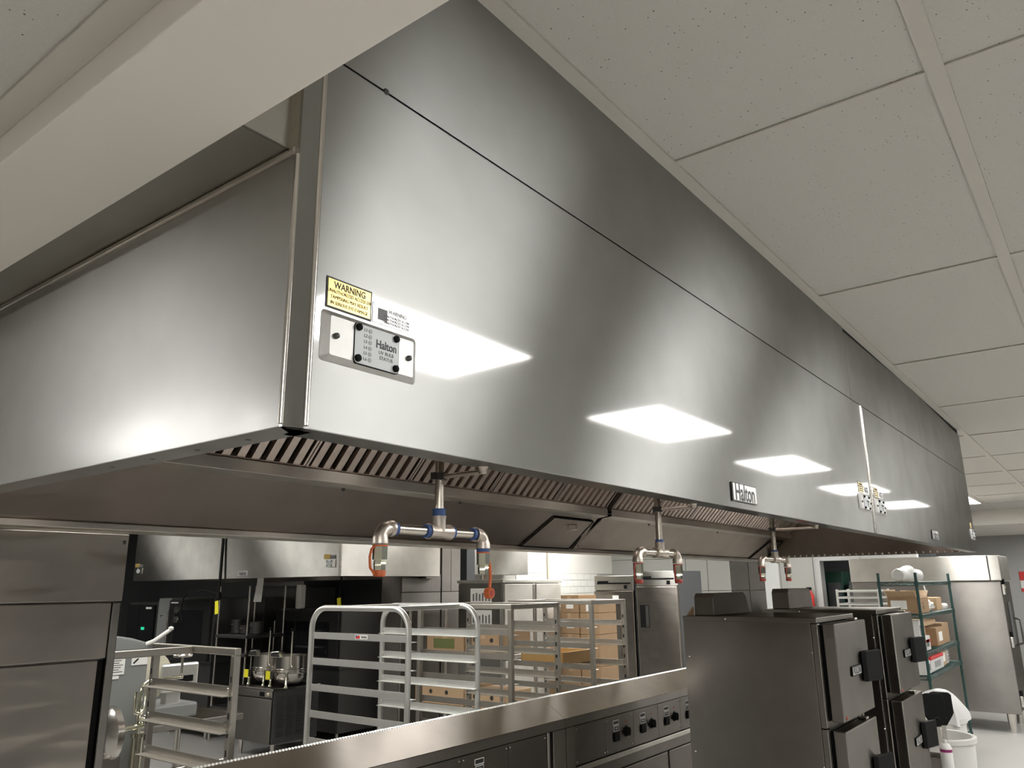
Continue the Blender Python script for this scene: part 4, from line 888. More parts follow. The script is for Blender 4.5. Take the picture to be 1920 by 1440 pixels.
for (x, y) in ((5.6, 8.15), (5.6, 8.75), (6.1, 8.15), (6.1, 8.75)): build('post', G().tube([(x, y, 0), (x, y, 1.74)], 0.014, 10), 'steel_smooth', t, smooth=40)
for z in (0.35, 0.95, 1.15): build('shelf_board', G().box(5.585, 6.115, 8.135, 8.765, z, z + 0.035), 'dark_steel', t, bevel=0.003)
for k, (y, h) in enumerate(((8.25, 0.14), (8.45, 0.10), (8.63, 0.16))):
    q = thing('stock_pot', ('dark pot at the right end of the rear shelf', 'dark pot in the middle of the rear shelf', 'dark pot at the left end of the rear shelf')[k], 'pot', (5.8, y, 1.185), 'pots on the rear shelf')
    build('pot_body', G().lathe([(0.07, 0.0), (0.08, 0.01), (0.08, h), (0.084, h + 0.005), (0.076, h + 0.005), (0.07, 0.02)], (5.8, y, 1.1855), 18), 'dark_steel', q, smooth=40)
    build('handle', G().tube([(5.72, y - 0.03, 1.185 + h * 0.7), (5.69, y - 0.02, 1.185 + h * 0.7), (5.69, y + 0.02, 1.185 + h * 0.7), (5.72, y + 0.03, 1.185 + h * 0.7)], 0.006, 6), 'steel_smooth', q, smooth=50)
# notice sheet hanging
tag(build('notice_sheet', G().prism([(7.95, 1.56), (8.10, 1.56), (8.05, 1.78), (8.05, 2.449), (7.98, 2.449), (7.93, 1.78)], 'x', 5.62, 5.623), 'paper'), 'white notice sheet hanging under the rear hood', 'paper')
t = thing('proofing_cabinet', 'tall beige-lit stainless cabinet under the rear hood', 'cabinet', (6.85, 8.8, 0))
build('body', G().box(6.57, 7.18, 8.50, 9.40, 0.0, 1.715), 'steel_light', t, bevel=0.006)
build('door', G().box(6.545, 6.568, 8.52, 9.38, 0.12, 1.69), 'steel_light', t, bevel=0.004)
build('corner_post', G().box(6.54, 6.56, 8.475, 8.50, 0.0, 1.715), 'steel_smooth', t)
tag(build('paper_roll', G().lathe([(0.012, 0.0), (0.055, 0.0), (0.055, 0.02), (0.04, 0.025), (0.04, 0.78), (0.012, 0.78)], (6.64, 8.56, 1.7705), 16, 'y'), 'white_film', smooth=40), 'white wrapped roll lying on the cabinet under the rear hood', 'roll')
tag(build('storage_box', G().box(6.2, 6.28, 7.98, 8.08, 1.466, 1.75), 'white_plastic', bevel=0.015), 'white box standing on the tall black oven', 'box')
# kettle cabinet with two tilting kettles
kc = thing('kettle_cabinet', 'stainless base cabinet with louvered side under two kettles', 'cabinet', (5.7, 7.6, 0))
KX, KY0, KY1, KZ = 5.33, 7.23, 7.90, 0.69
build('body', G().box(KX + 0.02, KX + 0.60, KY0, KY1, 0.15, KZ - 0.02), 'dark_steel', kc, bevel=0.004)
build('top_plate', G().box(KX, KX + 0.62, KY0 - 0.006, KY1 + 0.006, KZ - 0.022, KZ), 'steel_unit', kc, bevel=0.004)
build('front_door', G().box(KX, KX + 0.019, KY0 + 0.02, KY1 - 0.02, 0.155, 0.585), 'steel_unit', kc, bevel=0.004)
build('control_strip', G().box(KX, KX + 0.019, KY0 + 0.01, KY1 - 0.01, 0.60, 0.665), 'steel_unit', kc, bevel=0.003)
build('switch', G().box(KX - 0.006, KX, KY0 + 0.15, KY0 + 0.22, 0.61, 0.655), 'black_plastic', kc, bevel=0.003)
build('knob', G().lathe([(0.018, -0.03), (0.026, 0.0)], (KX, KY0 + 0.07, 0.632), 14, 'x'), 'chrome', kc, smooth=40)
lv = mesh_of(G().prism([(0.0, -0.006), (-0.012, -0.004), (-0.012, 0.0), (0.0, 0.006)], 'x', -0.045, 0.045), 'louver'); lv.materials.append(MATS['dark_steel'])
for c in range(4):
    for k in range(16): inst('louver', lv, kc, (KX + 0.11 + 0.125 * c, KY0, 0.22 + 0.026 * k))
for (sx, sy) in ((KX + 0.08, KY0 + 0.06), (KX + 0.08, KY1 - 0.06), (KX + 0.55, KY0 + 0.06), (KX + 0.55, KY1 - 0.06)): build('leg', G().lathe([(0.018, 0), (0.018, 0.02), (0.024, 0.15)], (sx, sy, 0), 12), 'steel_smooth', kc, smooth=40)
def kettle(y, label):
    x = 5.62; zc = 0.80
    t = thing('tilting_kettle', label, 'kettle', (x, y, KZ), 'tilting kettles on the cabinet')
    prof = [(0.01, -0.105)] + [(0.175 * math.sin(math.radians(a)), 0.02 - 0.125 * math.cos(math.radians(a))) for a in range(15, 91, 15)] + [(0.178, 0.03), (0.183, 0.035), (0.183, 0.047), (0.176, 0.05), (0.176, 0.056), (0.182, 0.06), (0.182, 0.07), (0.170, 0.075), (0.168, 0.20), (0.178, 0.206), (0.165, 0.206), (0.160, 0.08)]
    build('bowl', G().lathe(prof, (x, y, zc), 32), 'steel_smooth', t, smooth=40)
    build('pour_lip', G().prism([(y - 0.09, zc + 0.195), (y + 0.09, zc + 0.195), (y + 0.06, zc + 0.25), (y - 0.05, zc + 0.26)], 'x', x - 0.22, x - 0.17), 'steel_smooth', t, bevel=0.006)
    for s in (-1, 1):
        build('trunnion_leg', G().tube([(x - 0.16, y + s * 0.135, KZ), (x - 0.16, y + s * 0.135, KZ + 0.012), (x - 0.16, y + s * 0.135, zc + 0.03)], [0.026, 0.013, 0.012], 10).tube([(x - 0.16, y + s * 0.135, zc + 0.03), (x - 0.16, y + s * 0.135, zc + 0.045)], 0.020, 10), 'chrome', t, smooth=50)
    build('tilt_lever', G().tube([(x - 0.10, y - 0.15, zc + 0.10), (x - 0.12, y - 0.15, zc + 0.13), (x - 0.12, y - 0.15, zc + 0.46)], 0.009, 8), 'chrome', t, smooth=50)
    build('lever_grip', G().lathe([(0.006, -0.016), (0.016, -0.008), (0.016, 0.008), (0.006, 0.016)], (x - 0.12, y - 0.15, zc + 0.475), 10), 'black_plastic', t, smooth=60)
    build('bracket', G().box(x - 0.23, x - 0.20, y + 0.04, y + 0.07, zc - 0.02, zc + 0.05), 'dark_steel', t)
    build('yellow_tag', G().box(x - 0.238, x - 0.234, y + 0.04, y + 0.115, zc - 0.03, zc + 0.055), 'yellow_tag', t, bevel=0.002)
    return t
kettle(7.72, 'left tilting kettle with yellow tag on the louvered cabinet'); kettle(7.33, 'right tilting kettle with yellow tag on the louvered cabinet')

# heated cabinet with schedule sheet
hc = thing('heated_cabinet', 'tall stainless cabinet with a printed schedule on its side', 'cabinet', (6.9, 5.3, 0))
build('body', G().box(6.39, 7.42, 5.02, 5.60, 0.15, 1.735), 'steel_unit', hc, bevel=0.004)
build('top_cap', G().box(6.375, 7.44, 4.99, 5.61, 1.738, 1.768), 'steel_light', hc, bevel=0.004)
for (a, b) in ((6.40, 6.875), (6.945, 7.41)):
    for (z0, z1) in ((0.18, 0.985), (1.0, 1.725)):
        build('door', G().box(a, b, 4.985, 5.018, z0, z1), 'steel_light', hc, bevel=0.004)
build('door_latch_post', G().box(6.882, 6.938, 4.99, 5.018, 0.18, 1.725), 'steel_smooth', hc, bevel=0.004)
for (sx, sy) in ((6.45, 5.08), (7.35, 5.08), (6.45, 5.54), (7.35, 5.54)): build('leg', G().tube([(sx, sy, 0), (sx, sy, 0.152)], 0.022, 10), 'steel_smooth', hc, smooth=40)
for (z0, z1) in ((1.50, 1.685), (1.28, 1.47)):
    sh = build('schedule_sheet', G().box(6.386, 6.3895, 5.15, 5.43, z0, z1), 'paper', hc, bevel=0.0)
    build('highlight_band', G().box(6.3845, 6.386, 5.22, 5.41, z0 + 0.02, z0 + 0.045), 'yellow_tag', sh)
    for k in range(6):
        build('table_column', G().box(6.3845, 6.386, 5.17 + 0.042 * k, 5.19 + 0.042 * k, z0 + 0.06, z1 - 0.045 - 0.01 * (k % 2)), 'ink_grey', sh)
# ------------------------------------------------------------------ cardboard boxes
def carton(x0, x1, y0, y1, z0, z1, label, mat='cardboard', group='cartons stacked at the back', mark=None):
    t = thing('cardboard_box', label, 'box', ((x0 + x1) / 2, (y0 + y1) / 2, z0), group)
    build('box_body', G().box(x0, x1, y0, y1, z0, z1), mat, t, bevel=0.006)
    ym = (y0 + y1) / 2
    build('packing_tape', G().box(x0 - 0.001, x0 + 0.02, ym - 0.025, ym + 0.025, z1 - 0.06, z1 + 0.0012).box(x0, x1, ym - 0.025, ym + 0.025, z1 + 0.0004, z1 + 0.0014), 'cardboard_light', t)
    if mark == 'label': build('shipping_label', G().box(x0 - 0.0015, x0, ym - 0.055, ym + 0.04, (z0 + z1) / 2 - 0.05, (z0 + z1) / 2 + 0.05), 'paper', t)
    if mark == 'print': build('green_print_band', G().box(x0 - 0.0015, x0, y0 + 0.10, y1 - 0.08, z0 + 0.03, z0 + 0.11), 'green_print', t)
    if mark == 'holes':
        for yy in (ym - 0.09, ym + 0.09): build('hand_hole', G().lathe([(0.018, -0.0015), (0.018, 0.0)], (x0, yy, (z0 + z1) / 2 + 0.02), 12, 'x'), 'ink', t)
    return t
dl = thing('stock_dolly', 'low dolly under the carton stack by the cabinet', 'dolly', (7.75, 4.8, 0))
build('deck', G().box(7.58, 8.02, 4.42, 5.14, 0.11, 0.15), 'dark_steel', dl, bevel=0.005)
for (sx, sy) in ((7.65, 4.5), (7.95, 4.5), (7.65, 5.06), (7.95, 5.06)): build('caster', G().lathe([(0.02, -0.015), (0.055, -0.015), (0.055, 0.015), (0.02, 0.015)], (sx, sy, 0.0555), 16, 'y'), 'black_rubber', dl, smooth=40)
for k, (ya, yb, nm) in enumerate(((4.88, 5.13, 'left'), (4.62, 4.865, 'right'))):
    zs = (0.151, 0.50, 0.85, 1.18, 1.405, 1.60 - 0.055 * k)
    for j, (za, zb) in enumerate(zip(zs, zs[1:])):
        carton(7.60, 7.98, ya, yb, za + 0.001, zb - 0.001, 'carton %s from the floor in the %s stack by the cabinet' % (('lowest', 'second', 'third', 'fourth', 'topmost')[j], nm), mark='label' if j >= 2 else None)
# boxes on a low wire cart behind the racks
cart = thing('stock_cart', 'steel cart holding produce boxes behind the pan racks', 'cart', (5.4, 4.6, 0))
for z in (0.715, 1.135): build('cart_shelf', G().box(5.15, 5.66, 4.05, 5.12, z, z + 0.03), 'steel_smooth', cart, bevel=0.003)
for (sx, sy) in ((5.17, 4.07), (5.64, 4.07), (5.17, 5.10), (5.64, 5.10)): build('post', G().tube([(sx, sy, 0.0), (sx, sy, 1.56)], 0.014, 10), 'steel_smooth', cart, smooth=40)
build('low_shelf', G().box(5.15, 5.66, 4.05, 5.12, 0.25, 0.28), 'steel_smooth', cart, bevel=0.003)
carton(5.2, 5.6, 4.50, 4.92, 1.1655, 1.335, 'box with green print on the upper shelf of the cart', mark='print', group='boxes on the cart')
carton(5.2, 5.6, 4.09, 4.48, 1.1655, 1.345, 'box with hand holes on the upper shelf of the cart', mark='holes', group='boxes on the cart')
carton(5.2, 5.6, 4.50, 5.05, 0.7455, 0.90, 'left box on the lower shelf of the cart', mark='holes', group='boxes on the cart', mat='cardboard_light')
carton(5.2, 5.6, 4.09, 4.48, 0.7455, 0.88, 'right box on the lower shelf of the cart', mark='holes', group='boxes on the cart', mat='cardboard_light')

# ------------------------------------------------------------------ upright refrigerators
def fridge(y0, y1, zt, label, note):
    x = 10.0
    t = thing('upright_refrigerator', label, 'refrigerator', (x + 0.4, (y0 + y1) / 2, 0), 'upright refrigerators')
    build('body', G().box(x + 0.06, x + 0.80, y0, y1, 0.14, zt), 'slate_side', t, bevel=0.005)
    build('header', G().box(x + 0.02, x + 0.058, y0 + 0.004, y1 - 0.004, zt - 0.20, zt), 'steel_light', t, bevel=0.004)
    build('header_slot', G().box(x + 0.014, x + 0.021, y0 + 0.05, y1 - 0.05, zt - 0.115, zt - 0.095), 'black_plastic', t)
    build('maker_plate', G().box(x + 0.010, x + 0.0145, y1 - 0.24, y1 - 0.06, zt - 0.110, zt - 0.070), 'black_plastic', t)
    build('thermostat', G().box(x + 0.013, x + 0.020, y0 + 0.11, y0 + 0.16, zt - 0.18, zt - 0.13), 'black_plastic', t, bevel=0.003)
    dd = build('door', G().box(x, x + 0.056, y0 + 0.004, y1 - 0.004, 0.20, zt - 0.21), 'steel_wavy', t, bevel=0.006)
    build('handle_recess', G().box(x - 0.003, x + 0.001, y1 - 0.19, y1 - 0.05, 1.13, 1.43), 'black_plastic', dd, bevel=0.001)
    build('recess_grip', G().box(x - 0.010, x - 0.003, y1 - 0.185, y1 - 0.14, 1.14, 1.42), 'dark_steel', dd, bevel=0.002)
    if note: build('door_note', G().box(x - 0.0025, x - 0.0005, y0 + 0.24, y0 + 0.34, 1.50, 1.56), 'paper', dd)
    build('kick_grille', G().box(x + 0.06, x + 0.75, y0 + 0.03, y1 - 0.03, 0.06, 0.14), 'dark_enamel', t)
    for (sx, sy) in ((x + 0.12, y0 + 0.06), (x + 0.7, y0 + 0.06), (x + 0.12, y1 - 0.06), (x + 0.7, y1 - 0.06)): build('foot', G().tube([(sx, sy, 0), (sx, sy, 0.145)], 0.025, 10), 'dark_steel', t, smooth=40)
fridge(5.50, 6.15, 1.83, 'left upright refrigerator with a white note on its door', True)
fridge(4.83, 5.46, 1.885, 'right upright refrigerator beside the pale panelled wall', False)

# ------------------------------------------------------------------ large reach-in refrigerator on the right
rf = thing('reach_in_refrigerator', 'large stainless reach-in refrigerator at the right edge', 'refrigerator', (11.6, 2.0, 0))
X0, Y0, Y1 = 11.10, 1.165, 2.85
build('side_panel', G().box(X0, X0 + 0.02, Y0 + 0.002, Y1, 0.215, 1.70), 'steel_unit', rf, bevel=0.004)
build('header_panel', G().box(X0 - 0.03, X0 + 0.02, Y0 + 0.10, Y1, 1.705, 2.0), 'steel_light', rf, bevel=0.006)
build('header_corner', G().box(X0 - 0.03, X0 + 0.9, Y0 - 0.02, Y0 + 0.095, 1.705, 2.0), 'steel_light', rf, bevel=0.006)
build('body', G().box(X0 + 0.02, X0 + 0.95, Y0 + 0.06, Y1, 0.22, 1.99), 'steel_unit', rf, bevel=0.004)
dd = build('door', G().box(X0 + 0.03, X0 + 0.92, Y0, Y0 + 0.058, 0.24, 1.69), 'steel_unit', rf, bevel=0.006)
for z in (0.35, 1.0, 1.60):
    build('hinge', G().box(X0 + 0.032, X0 + 0.10, Y0 - 0.03, Y0, z - 0.06, z + 0.06), 'steel_light', dd, bevel=0.006)
    build('hinge_cap', G().box(X0 + 0.03, X0 + 0.09, Y0 - 0.034, Y0 - 0.002, z + 0.062, z + 0.12), 'black_plastic', dd, bevel=0.004)
build('door_window', G().box(X0 + 0.35, X0 + 0.6, Y0 - 0.006, Y0, 0.95, 1.45), 'slate_side', dd, bevel=0.003)
build('door_handle', G().tube([(X0 + 0.80, Y0, 1.25), (X0 + 0.80, Y0 - 0.06, 1.23), (X0 + 0.80, Y0 - 0.06, 0.95), (X0 + 0.80, Y0, 0.93)], 0.014, 10), 'dark_steel', dd, smooth=60)
build('lock', G().lathe([(0.015, -0.015), (0.02, 0.0)], (X0 + 0.3, Y0, 1.63), 12, 'y'), 'chrome', dd, smooth=40)
for (sx, sy) in ((X0 + 0.10, Y0 + 0.12), (X0 + 0.85, Y0 + 0.12), (X0 + 0.10, Y1 - 0.12), (X0 + 0.85, Y1 - 0.12)): build('leg', G().lathe([(0.034, 0.0), (0.036, 0.01), (0.05, 0.222)], (sx, sy, 0), 16), 'steel_smooth', rf, smooth=40)

# ------------------------------------------------------------------ green wire shelving and what it holds
SX0, SX1, SY0, SY1 = 8.20, 9.95, 1.535, 1.86
gs = thing('wire_shelving', 'green coated wire shelving beyond the steamers', 'shelf', (9.0, 1.7, 0))
for (x, y) in ((SX0, SY0), (SX1, SY0), (SX0, SY1), (SX1, SY1)):
    build('post', G().tube([(x, y, 0.01), (x, y, 1.785)], 0.0135, 10), 'green_epoxy', gs, smooth=50)
    build('foot', G().lathe([(0.02, 0.0), (0.02, 0.012), (0.01, 0.02)], (x, y, 0), 10), 'black_plastic', gs)
SZ = [1.700, 1.405, 1.070, 0.870, 0.16]
for z in SZ:
    g = G()
    for (p, q) in (((SX0, SY0), (SX1, SY0)), ((SX0, SY1), (SX1, SY1)), ((SX0, SY0), (SX0, SY1)), ((SX1, SY0), (SX1, SY1))):
        for dz in (0.0, -0.03): g.tube([(p[0], p[1], z + dz), (q[0], q[1], z + dz)], 0.005, 6)
        L = math.hypot(q[0] - p[0], q[1] - p[1]); n = int(L / 0.06)
        for k in range(n): 
            a, b = (k) / n, (k + 0.5) / n; c = (k + 1) / n
            f = lambda s_: (p[0] + (q[0] - p[0]) * s_, p[1] + (q[1] - p[1]) * s_)
            g.tube([(*f(a), z), (*f(b), z - 0.03), (*f(c), z)], 0.0025, 4)
    n = int((SX1 - SX0) / 0.03)
    for k in range(1, n): x = SX0 + (SX1 - SX0) * k / n; g.tube([(x, SY0, z + 0.004), (x, SY1, z + 0.004)], 0.0022, 4)
    build('wire_shelf', g, 'green_epoxy', gs)
    for (x, y) in ((SX0, SY0), (SX1, SY0), (SX0, SY1), (SX1, SY1)): build('shelf_collar', G().lathe([(0.018, -0.036), (0.02, 0.006)], (x, y, z), 10), 'green_epoxy', gs, smooth=50)
def on(z): return z + 0.0065
def lumpy(name, x0, x1, yc, zb, r, mat, label, cat, bumps, axis='x'):
    g = G(); n, m = 28, 24; rnd = random.Random(len(label))
    for i in range(n + 1):
        s_ = i / n; x = x0 + (x1 - x0) * s_
        e = 1.0 if 0.03 < s_ < 0.97 else 0.82
        for a in range(m):
            th = 2 * math.pi * a / m
            b = 1 + bumps(s_, th) + 0.02 * math.sin(9 * s_ + 5 * th) + 0.015 * math.sin(23 * s_ - 3 * th)
            y = math.cos(th) * r * b * e; z = math.sin(th) * r * b * e
            g.v.append((x, yc + y, max(zb, zb + r * 0.96 + z)) if axis == 'x' else (yc + y, x, max(zb, zb + r * 0.96 + z)))
    for i in range(n):
        for a in range(m): g.f.append((i * m + a, i * m + (a + 1) % m, (i + 1) * m + (a + 1) % m, (i + 1) * m + a))
    g.f.append(tuple(reversed(range(m)))); g.f.append(tuple(n * m + a for a in range(m)))
    return tag(build(name, g, mat, smooth=70), label, cat)
rl = lumpy('liner_roll', 8.28, 9.20, 1.70, on(1.700), 0.062, 'white_film', 'thick white roll of liner sheet on the top shelf', 'roll', lambda s_, th: 0.55 * max(0, math.sin(math.pi * min(1, max(0, (s_ - 0.22) / 0.5)))) * max(0, math.sin(th)) ** 1.5)
def simple_box(name, x0, x1, y0, y1, z0, z1, mat, label, cat, lid=None, lidmat=None, band=None, group='goods on the green shelving', face=None):
    t = thing(name, label, cat, ((x0 + x1) / 2, (y0 + y1) / 2, z0), group)
    build('body', G().box(x0, x1, y0, y1, z0, z1), mat, t, bevel=0.006)
    if lid: build('lid', G().box(x0 - 0.006, x1 + 0.006, y0 - 0.006, y1 + 0.006, z1 - 0.01, z1 + lid), lidmat, t, bevel=0.008)
    if band: build('printed_band', G().box(x0 - 0.0015, x1 + 0.0015, y0 - 0.0015, y1 + 0.0015, z0 + (z1 - z0) * band[0], z0 + (z1 - z0) * band[1]), band[2], t)
    if face: build('printed_label', G().box(x0 + (x1 - x0) * 0.25, x0 + (x1 - x0) * 0.75, y0 - 0.0015, y0 - 0.0002, z0 + (z1 - z0) * 0.25, z0 + (z1 - z0) * 0.75), face, t)
    return t
z = on(1.405)
t = simple_box('open_carton', 8.30, 8.80, 1.56, 1.83, z, z + 0.15, 'cardboard', 'open brown carton with raised flaps on the second shelf', 'box')
build('flap', G().prism([(8.30, z + 0.15), (8.20, z + 0.205), (8.205, z + 0.208), (8.305, z + 0.153)], 'y', 1.57, 1.82), 'cardboard_light', t)
build('flap', G().prism([(8.80, z + 0.15), (8.90, z + 0.205), (8.896, z + 0.208), (8.797, z + 0.153)], 'y', 1.57, 1.82), 'cardboard_light', t)
build('flap', G().prism([(1.83, z + 0.15), (1.855, z + 0.215), (1.851, z + 0.216), (1.827, z + 0.152)], 'x', 8.31, 8.79), 'cardboard_light', t)
build('shipping_label', G().box(8.2985, 8.30, 1.66, 1.80, z + 0.04, z + 0.12), 'paper', t)
for k in range(3):
    a = math.radians(90 + 120 * k); cx, cz = 8.52 + 0.025 * math.cos(a), z + 0.065 + 0.025 * math.sin(a)
    rot = Matrix.Rotation(a, 4, 'Y')
    g = G().prism([(-0.018, -0.006), (0.010, -0.006), (0.010, -0.014), (0.024, 0.0), (0.010, 0.014), (0.010, 0.006), (-0.018, 0.006)], 'y', -0.0006, 0.0006)
    aa = a + math.pi / 2; ca, sa = math.cos(aa), math.sin(aa)
    g.v = [(cx + p[0] * ca - p[2] * sa, 1.5592 + p[1], cz + p[0] * sa + p[2] * ca) for p in g.v]
    build('recycling_arrow', g, 'ink', t)
lumpy('plastic_bag_bundle', 8.98, 9.30, 1.66, z, 0.055, 'white_film', 'crumpled clear bag bundle right of the open carton', 'bag', lambda s_, th: 0.3 * math.sin(7 * s_ + 3 * th) * math.sin(5 * th))
simple_box('carton', 9.32, 9.62, 1.58, 1.82, z, z + 0.13, 'cardboard_light', 'half-wrapped carton at the right of the second shelf', 'box')
lumpy('paper_packet', 9.66, 9.92, 1.60, z, 0.030, 'white_plastic', 'long white packet at the front of the second shelf', 'packet', lambda s_, th: 0.1 * math.sin(20 * s_))
z = on(1.070)
simple_box('cup_sleeve_box', 8.24, 8.36, 1.57, 1.68, z + 0.10, z + 0.28, 'white_plastic', 'clear packet leaning at the left of the third shelf', 'packet', face='slate_side')
simple_box('white_carton', 8.36, 8.62, 1.56, 1.80, z, z + 0.13, 'white_plastic', 'white carton with red stripe on the third shelf', 'box', band=(0.55, 0.75, 'red_plastic'), face='ink_grey')
simple_box('carton', 8.66, 9.00, 1.66, 1.84, z, z + 0.20, 'cardboard_light', 'light brown carton behind the striped white carton', 'box')
simple_box('carton', 9.04, 9.42, 1.57, 1.80, z, z + 0.175, 'cardboard', 'taped brown carton in the middle of the third shelf', 'box', face='paper')
simple_box('carton', 9.46, 9.80, 1.58, 1.83, z, z + 0.20, 'cardboard', 'brown carton at the right end of the third shelf', 'box')
simple_box('flat_carton', 8.70, 9.36, 1.62, 1.835, z + 0.202, z + 0.25, 'cardboard_light', 'flat carton lying across the boxes on the third shelf', 'box')
z = on(0.870)
simple_box('white_carton', 8.24, 8.35, 1.56, 1.68, z, z + 0.125, 'white_plastic', 'small white printed carton left on the fourth shelf', 'box', face='red_cap')
simple_box('white_carton', 8.37, 8.48, 1.56, 1.68, z, z + 0.115, 'white_plastic', 'small white carton beside the lidded tub', 'box', face='ink_grey')
simple_box('storage_tub', 8.52, 9.14, 1.56, 1.80, z, z + 0.115, 'white_film', 'clear tub with red lid on the fourth shelf', 'tub', lid=0.022, lidmat='red_plastic', face='lamp_dot')
simple_box('carton', 9.19, 9.42, 1.58, 1.82, z, z + 0.16, 'cardboard_light', 'open light carton right of the red-lidded tub', 'box', face='paper')
t = thing('cup_stack', 'stack of white cups at the right of the fourth shelf', 'cups', (9.58, 1.64, z))
for k in range(5): build('cup', G().lathe([(0.05, 0.0), (0.065, 0.028), (0.067, 0.03), (0.06, 0.03), (0.045, 0.004)], (9.58, 1.64, z + 0.03 * k), 20), 'white_plastic', t, smooth=40)
simple_box('storage_tub', 8.70, 9.25, 1.57, 1.82, on(0.16), on(0.16) + 0.30, 'bin_plastic', 'pale tub on the lowest green shelf', 'tub', lid=0.02, lidmat='white_plastic')
# small hanging strip
tag(build('tape_strip', G().prism([(8.35, 1.66), (8.42, 1.60), (8.45, 1.615), (8.40, 1.668)], 'y', 1.505, 1.509), 'paper'), 'loose paper strip hanging from the top green shelf', 'paper')

# ------------------------------------------------------------------ white drum, paddles, spray can, ingredient bucket
dr = thing('round_drum', 'white round drum with banded rim on the floor', 'drum', (6.29, 1.19, 0))
prof = [(0.19, 0.0), (0.205, 0.02), (0.222, 0.40), (0.230, 0.405), (0.230, 0.43), (0.223, 0.435), (0.232, 0.66), (0.245, 0.665), (0.247, 0.695), (0.235, 0.70), (0.222, 0.695), (0.205, 0.03)]
build('drum_body', G().lathe(prof, (6.29, 1.19, 0), 40), 'bin_plastic', dr, smooth=35)
tb2 = thing('low_stand', 'low stainless stand in front of the white drum', 'table', (5.7, 1.05, 0))
build('stand_top', G().box(5.48, 5.92, 0.90, 1.28, 0.50, 0.53), 'steel_unit', tb2, bevel=0.004)
for (sx, sy) in ((5.51, 0.93), (5.89, 0.93), (5.51, 1.25), (5.89, 1.25)): build('leg', G().tube([(sx, sy, 0), (sx, sy, 0.502)], 0.016, 10), 'steel_smooth', tb2, smooth=40)
CX_, CY_ = 5.535, 1.000
sc = thing('spray_can', 'white spray can with purple band before the drum', 'spray can', (CX_, CY_, 0.53))
build('can_body', G().lathe([(0.031, 0.0), (0.033, 0.004), (0.033, 0.215), (0.031, 0.221), (0.022, 0.239), (0.020, 0.241)], (CX_, CY_, 0.53), 28), 'white_plastic', sc, smooth=40)
build('colour_band', G().lathe([(0.0335, 0.195), (0.0335, 0.211)], (CX_, CY_, 0.53), 28), 'purple_band', sc, smooth=40)
build('can_print', G().lathe([(0.0333, 0.02), (0.0333, 0.060)], (CX_, CY_, 0.53), 28), 'red_cap', sc, smooth=40)
build('nozzle', G().lathe([(0.012, 0.239), (0.013, 0.255), (0.008, 0.262)], (CX_, CY_, 0.53), 16), 'white_plastic', sc, smooth=50)
holder = thing('utensil_pan', 'deep steel pan holding black paddles on the stand', 'pan', (5.74, 1.10, 0.53))
hx0, hx1, hy0, hy1 = 5.64, 5.82, 1.015, 1.23
build('pan_wall', G().box(hx0, hx1, hy0, hy0 + 0.006, 0.53, 0.66).box(hx0, hx1, hy1 - 0.006, hy1, 0.53, 0.66).box(hx0, hx0 + 0.006, hy0 + 0.006, hy1 - 0.006, 0.53, 0.66).box(hx1 - 0.006, hx1, hy0 + 0.006, hy1 - 0.006, 0.53, 0.66), 'steel_smooth', holder)
build('pan_floor', G().box(hx0 + 0.006, hx1 - 0.006, hy0 + 0.006, hy1 - 0.006, 0.53, 0.536), 'steel_smooth', holder)
build('pan_rim', G().tube([(hx0, hy0, 0.66), (hx1, hy0, 0.66), (hx1, hy1, 0.66), (hx0, hy1, 0.66), (hx0, hy0, 0.66)], 0.004, 6), 'steel_smooth', holder)
def paddle(x, y, tilt, rz, label, zb=0.541):
    t = thing('mixing_paddle', label, 'paddle', (x, y, zb), 'black paddles in the steel pan')
    Mx = Matrix.Translation((x, y, zb)) @ Matrix.Rotation(rz, 4, 'Z') @ Matrix.Rotation(tilt, 4, 'Y')
    build('handle', G().box(-0.013, 0.013, -0.004, 0.004, 0.0, 0.34).xf(Mx), 'steel_smooth', t, bevel=0.002)
    pr = [(-0.020, 0.295), (-0.062, 0.355), (-0.070, 0.37), (-0.070, 0.47), (-0.062, 0.486), (-0.04, 0.492), (0.05, 0.488), (0.066, 0.475), (0.070, 0.37), (0.062, 0.355), (0.020, 0.295)]
    build('blade', G().prism(pr, 'y', -0.007, 0.007).xf(Mx), 'black_rubber', t, bevel=0.004)
    build('hang_ring', G().tube([(0.016 * math.cos(a), -0.009, 0.335 + 0.016 * math.sin(a)) for a in [k * math.pi / 6 for k in range(7)]], 0.003, 6).xf(Mx), 'dark_enamel', t, smooth=50)
paddle(5.70, 1.045, -0.05, -0.95, 'front black paddle with steel handle standing in the pan')
paddle(5.76, 1.040, 0.02, -0.95, 'black paddle just behind the front paddle in the pan')
paddle(5.69, 1.165, -0.04, -0.10, 'leftmost black paddle partly hidden by the farther steamer')
bk = thing('bagged_bucket', 'translucent bag draped over a pale bucket behind the paddles', 'bucket', (7.08, 1.27, 0))
build('bucket', G().lathe([(0.13, 0.0), (0.155, 0.66), (0.165, 0.67), (0.165, 0.70), (0.145, 0.70)], (7.08, 1.27, 0), 28), 'bin_plastic', bk, smooth=40)
g = G(); n, m = 10, 30
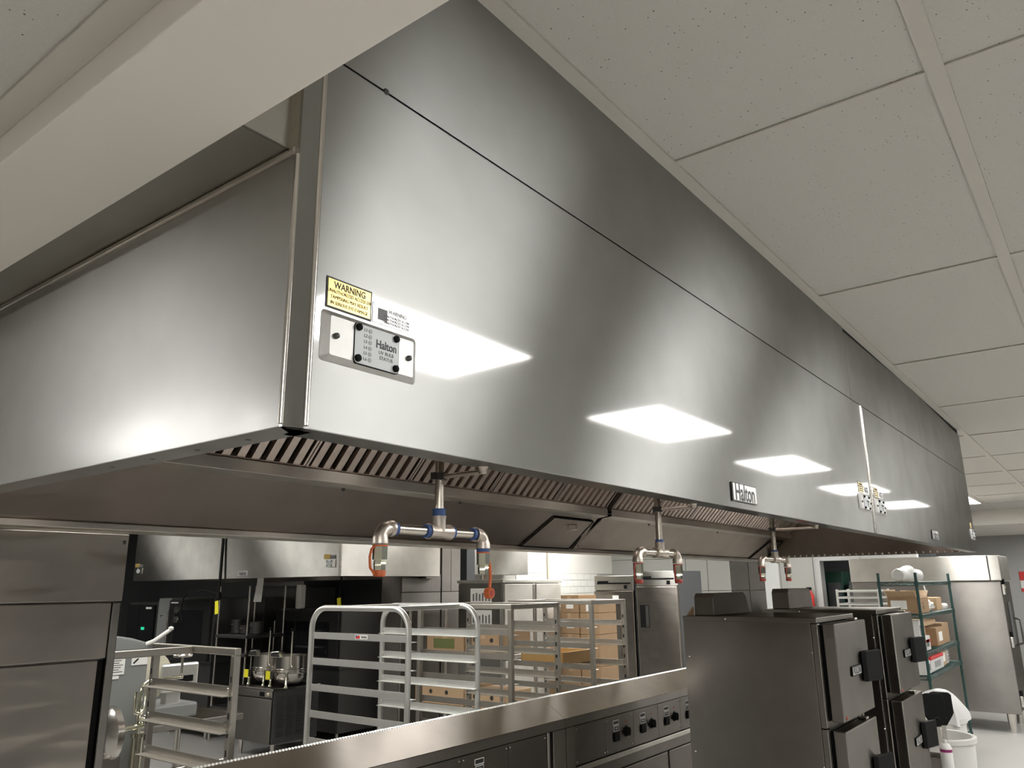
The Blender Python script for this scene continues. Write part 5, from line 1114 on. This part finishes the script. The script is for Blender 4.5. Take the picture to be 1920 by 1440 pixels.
for i in range(n + 1):
    for a in range(m):
        th = 2 * math.pi * a / m; s_ = i / n
        rr = 0.02 + 0.150 * math.sin(s_ * 1.5) + 0.026 * s_ * math.sin(6 * th + 2 + 2 * s_) + 0.016 * s_ * math.sin(11 * th - 3 * s_)
        g.v.append((7.08 + rr * math.cos(th), 1.27 + rr * math.sin(th), 0.90 - 0.22 * s_ ** 1.7 + 0.03 * math.sin(3 * th + 5 * s_) * s_))
for i in range(n):
    for a in range(m): g.f.append((i * m + a, i * m + (a + 1) % m, (i + 1) * m + (a + 1) % m, (i + 1) * m + a))
g.f.append(tuple(range(m)))
build('plastic_bag', g, 'white_film', bk, smooth=70)
# small far rack of trays and red extinguisher
t = thing('tray_rack', 'low pale tray rack just behind the green shelving', 'rack', (9.3, 2.3, 0))
for (x, y) in ((9.1, 2.08), (9.1, 2.50), (9.55, 2.08), (9.55, 2.50)): build('post', G().box(x - 0.012, x + 0.012, y - 0.012, y + 0.012, 0.0, 1.63), 'aluminium', t, bevel=0.002)
for k in range(9): build('tray_rail', G().box(9.085, 9.565, 2.07, 2.51, 1.60 - 0.068 * k, 1.62 - 0.068 * k), 'aluminium', t, bevel=0.002)
t = thing('fire_extinguisher', 'red fire extinguisher mounted beside the far doorway', 'extinguisher', (11.9, 3.68, 1.2))
build('cylinder', G().lathe([(0.05, 0.0), (0.06, 0.02), (0.06, 0.38), (0.03, 0.43), (0.02, 0.45)], (11.91, 3.66, 1.15), 20), 'red_plastic', t, smooth=40)
build('valve_head', G().box(11.88, 11.94, 3.63, 3.69, 1.60, 1.64), 'black_plastic', t, bevel=0.004)
build('wall_bracket', G().box(11.965, 12.0, 3.62, 3.70, 1.3, 1.4), 'dark_steel', t)
t = thing('wall_sign', 'red and white sign on the far wall at the right edge', 'sign', (17.48, 1.5, 1.9))
build('sign_board', G().box(17.485, 17.5, 1.20, 1.52, 1.50, 1.86), 'paper', t, bevel=0.002)
build('sign_band', G().box(17.483, 17.4855, 1.20, 1.52, 1.70, 1.86), 'red_plastic', t)
build('sign_band', G().box(17.483, 17.4855, 1.20, 1.52, 1.50, 1.56), 'red_plastic', t)
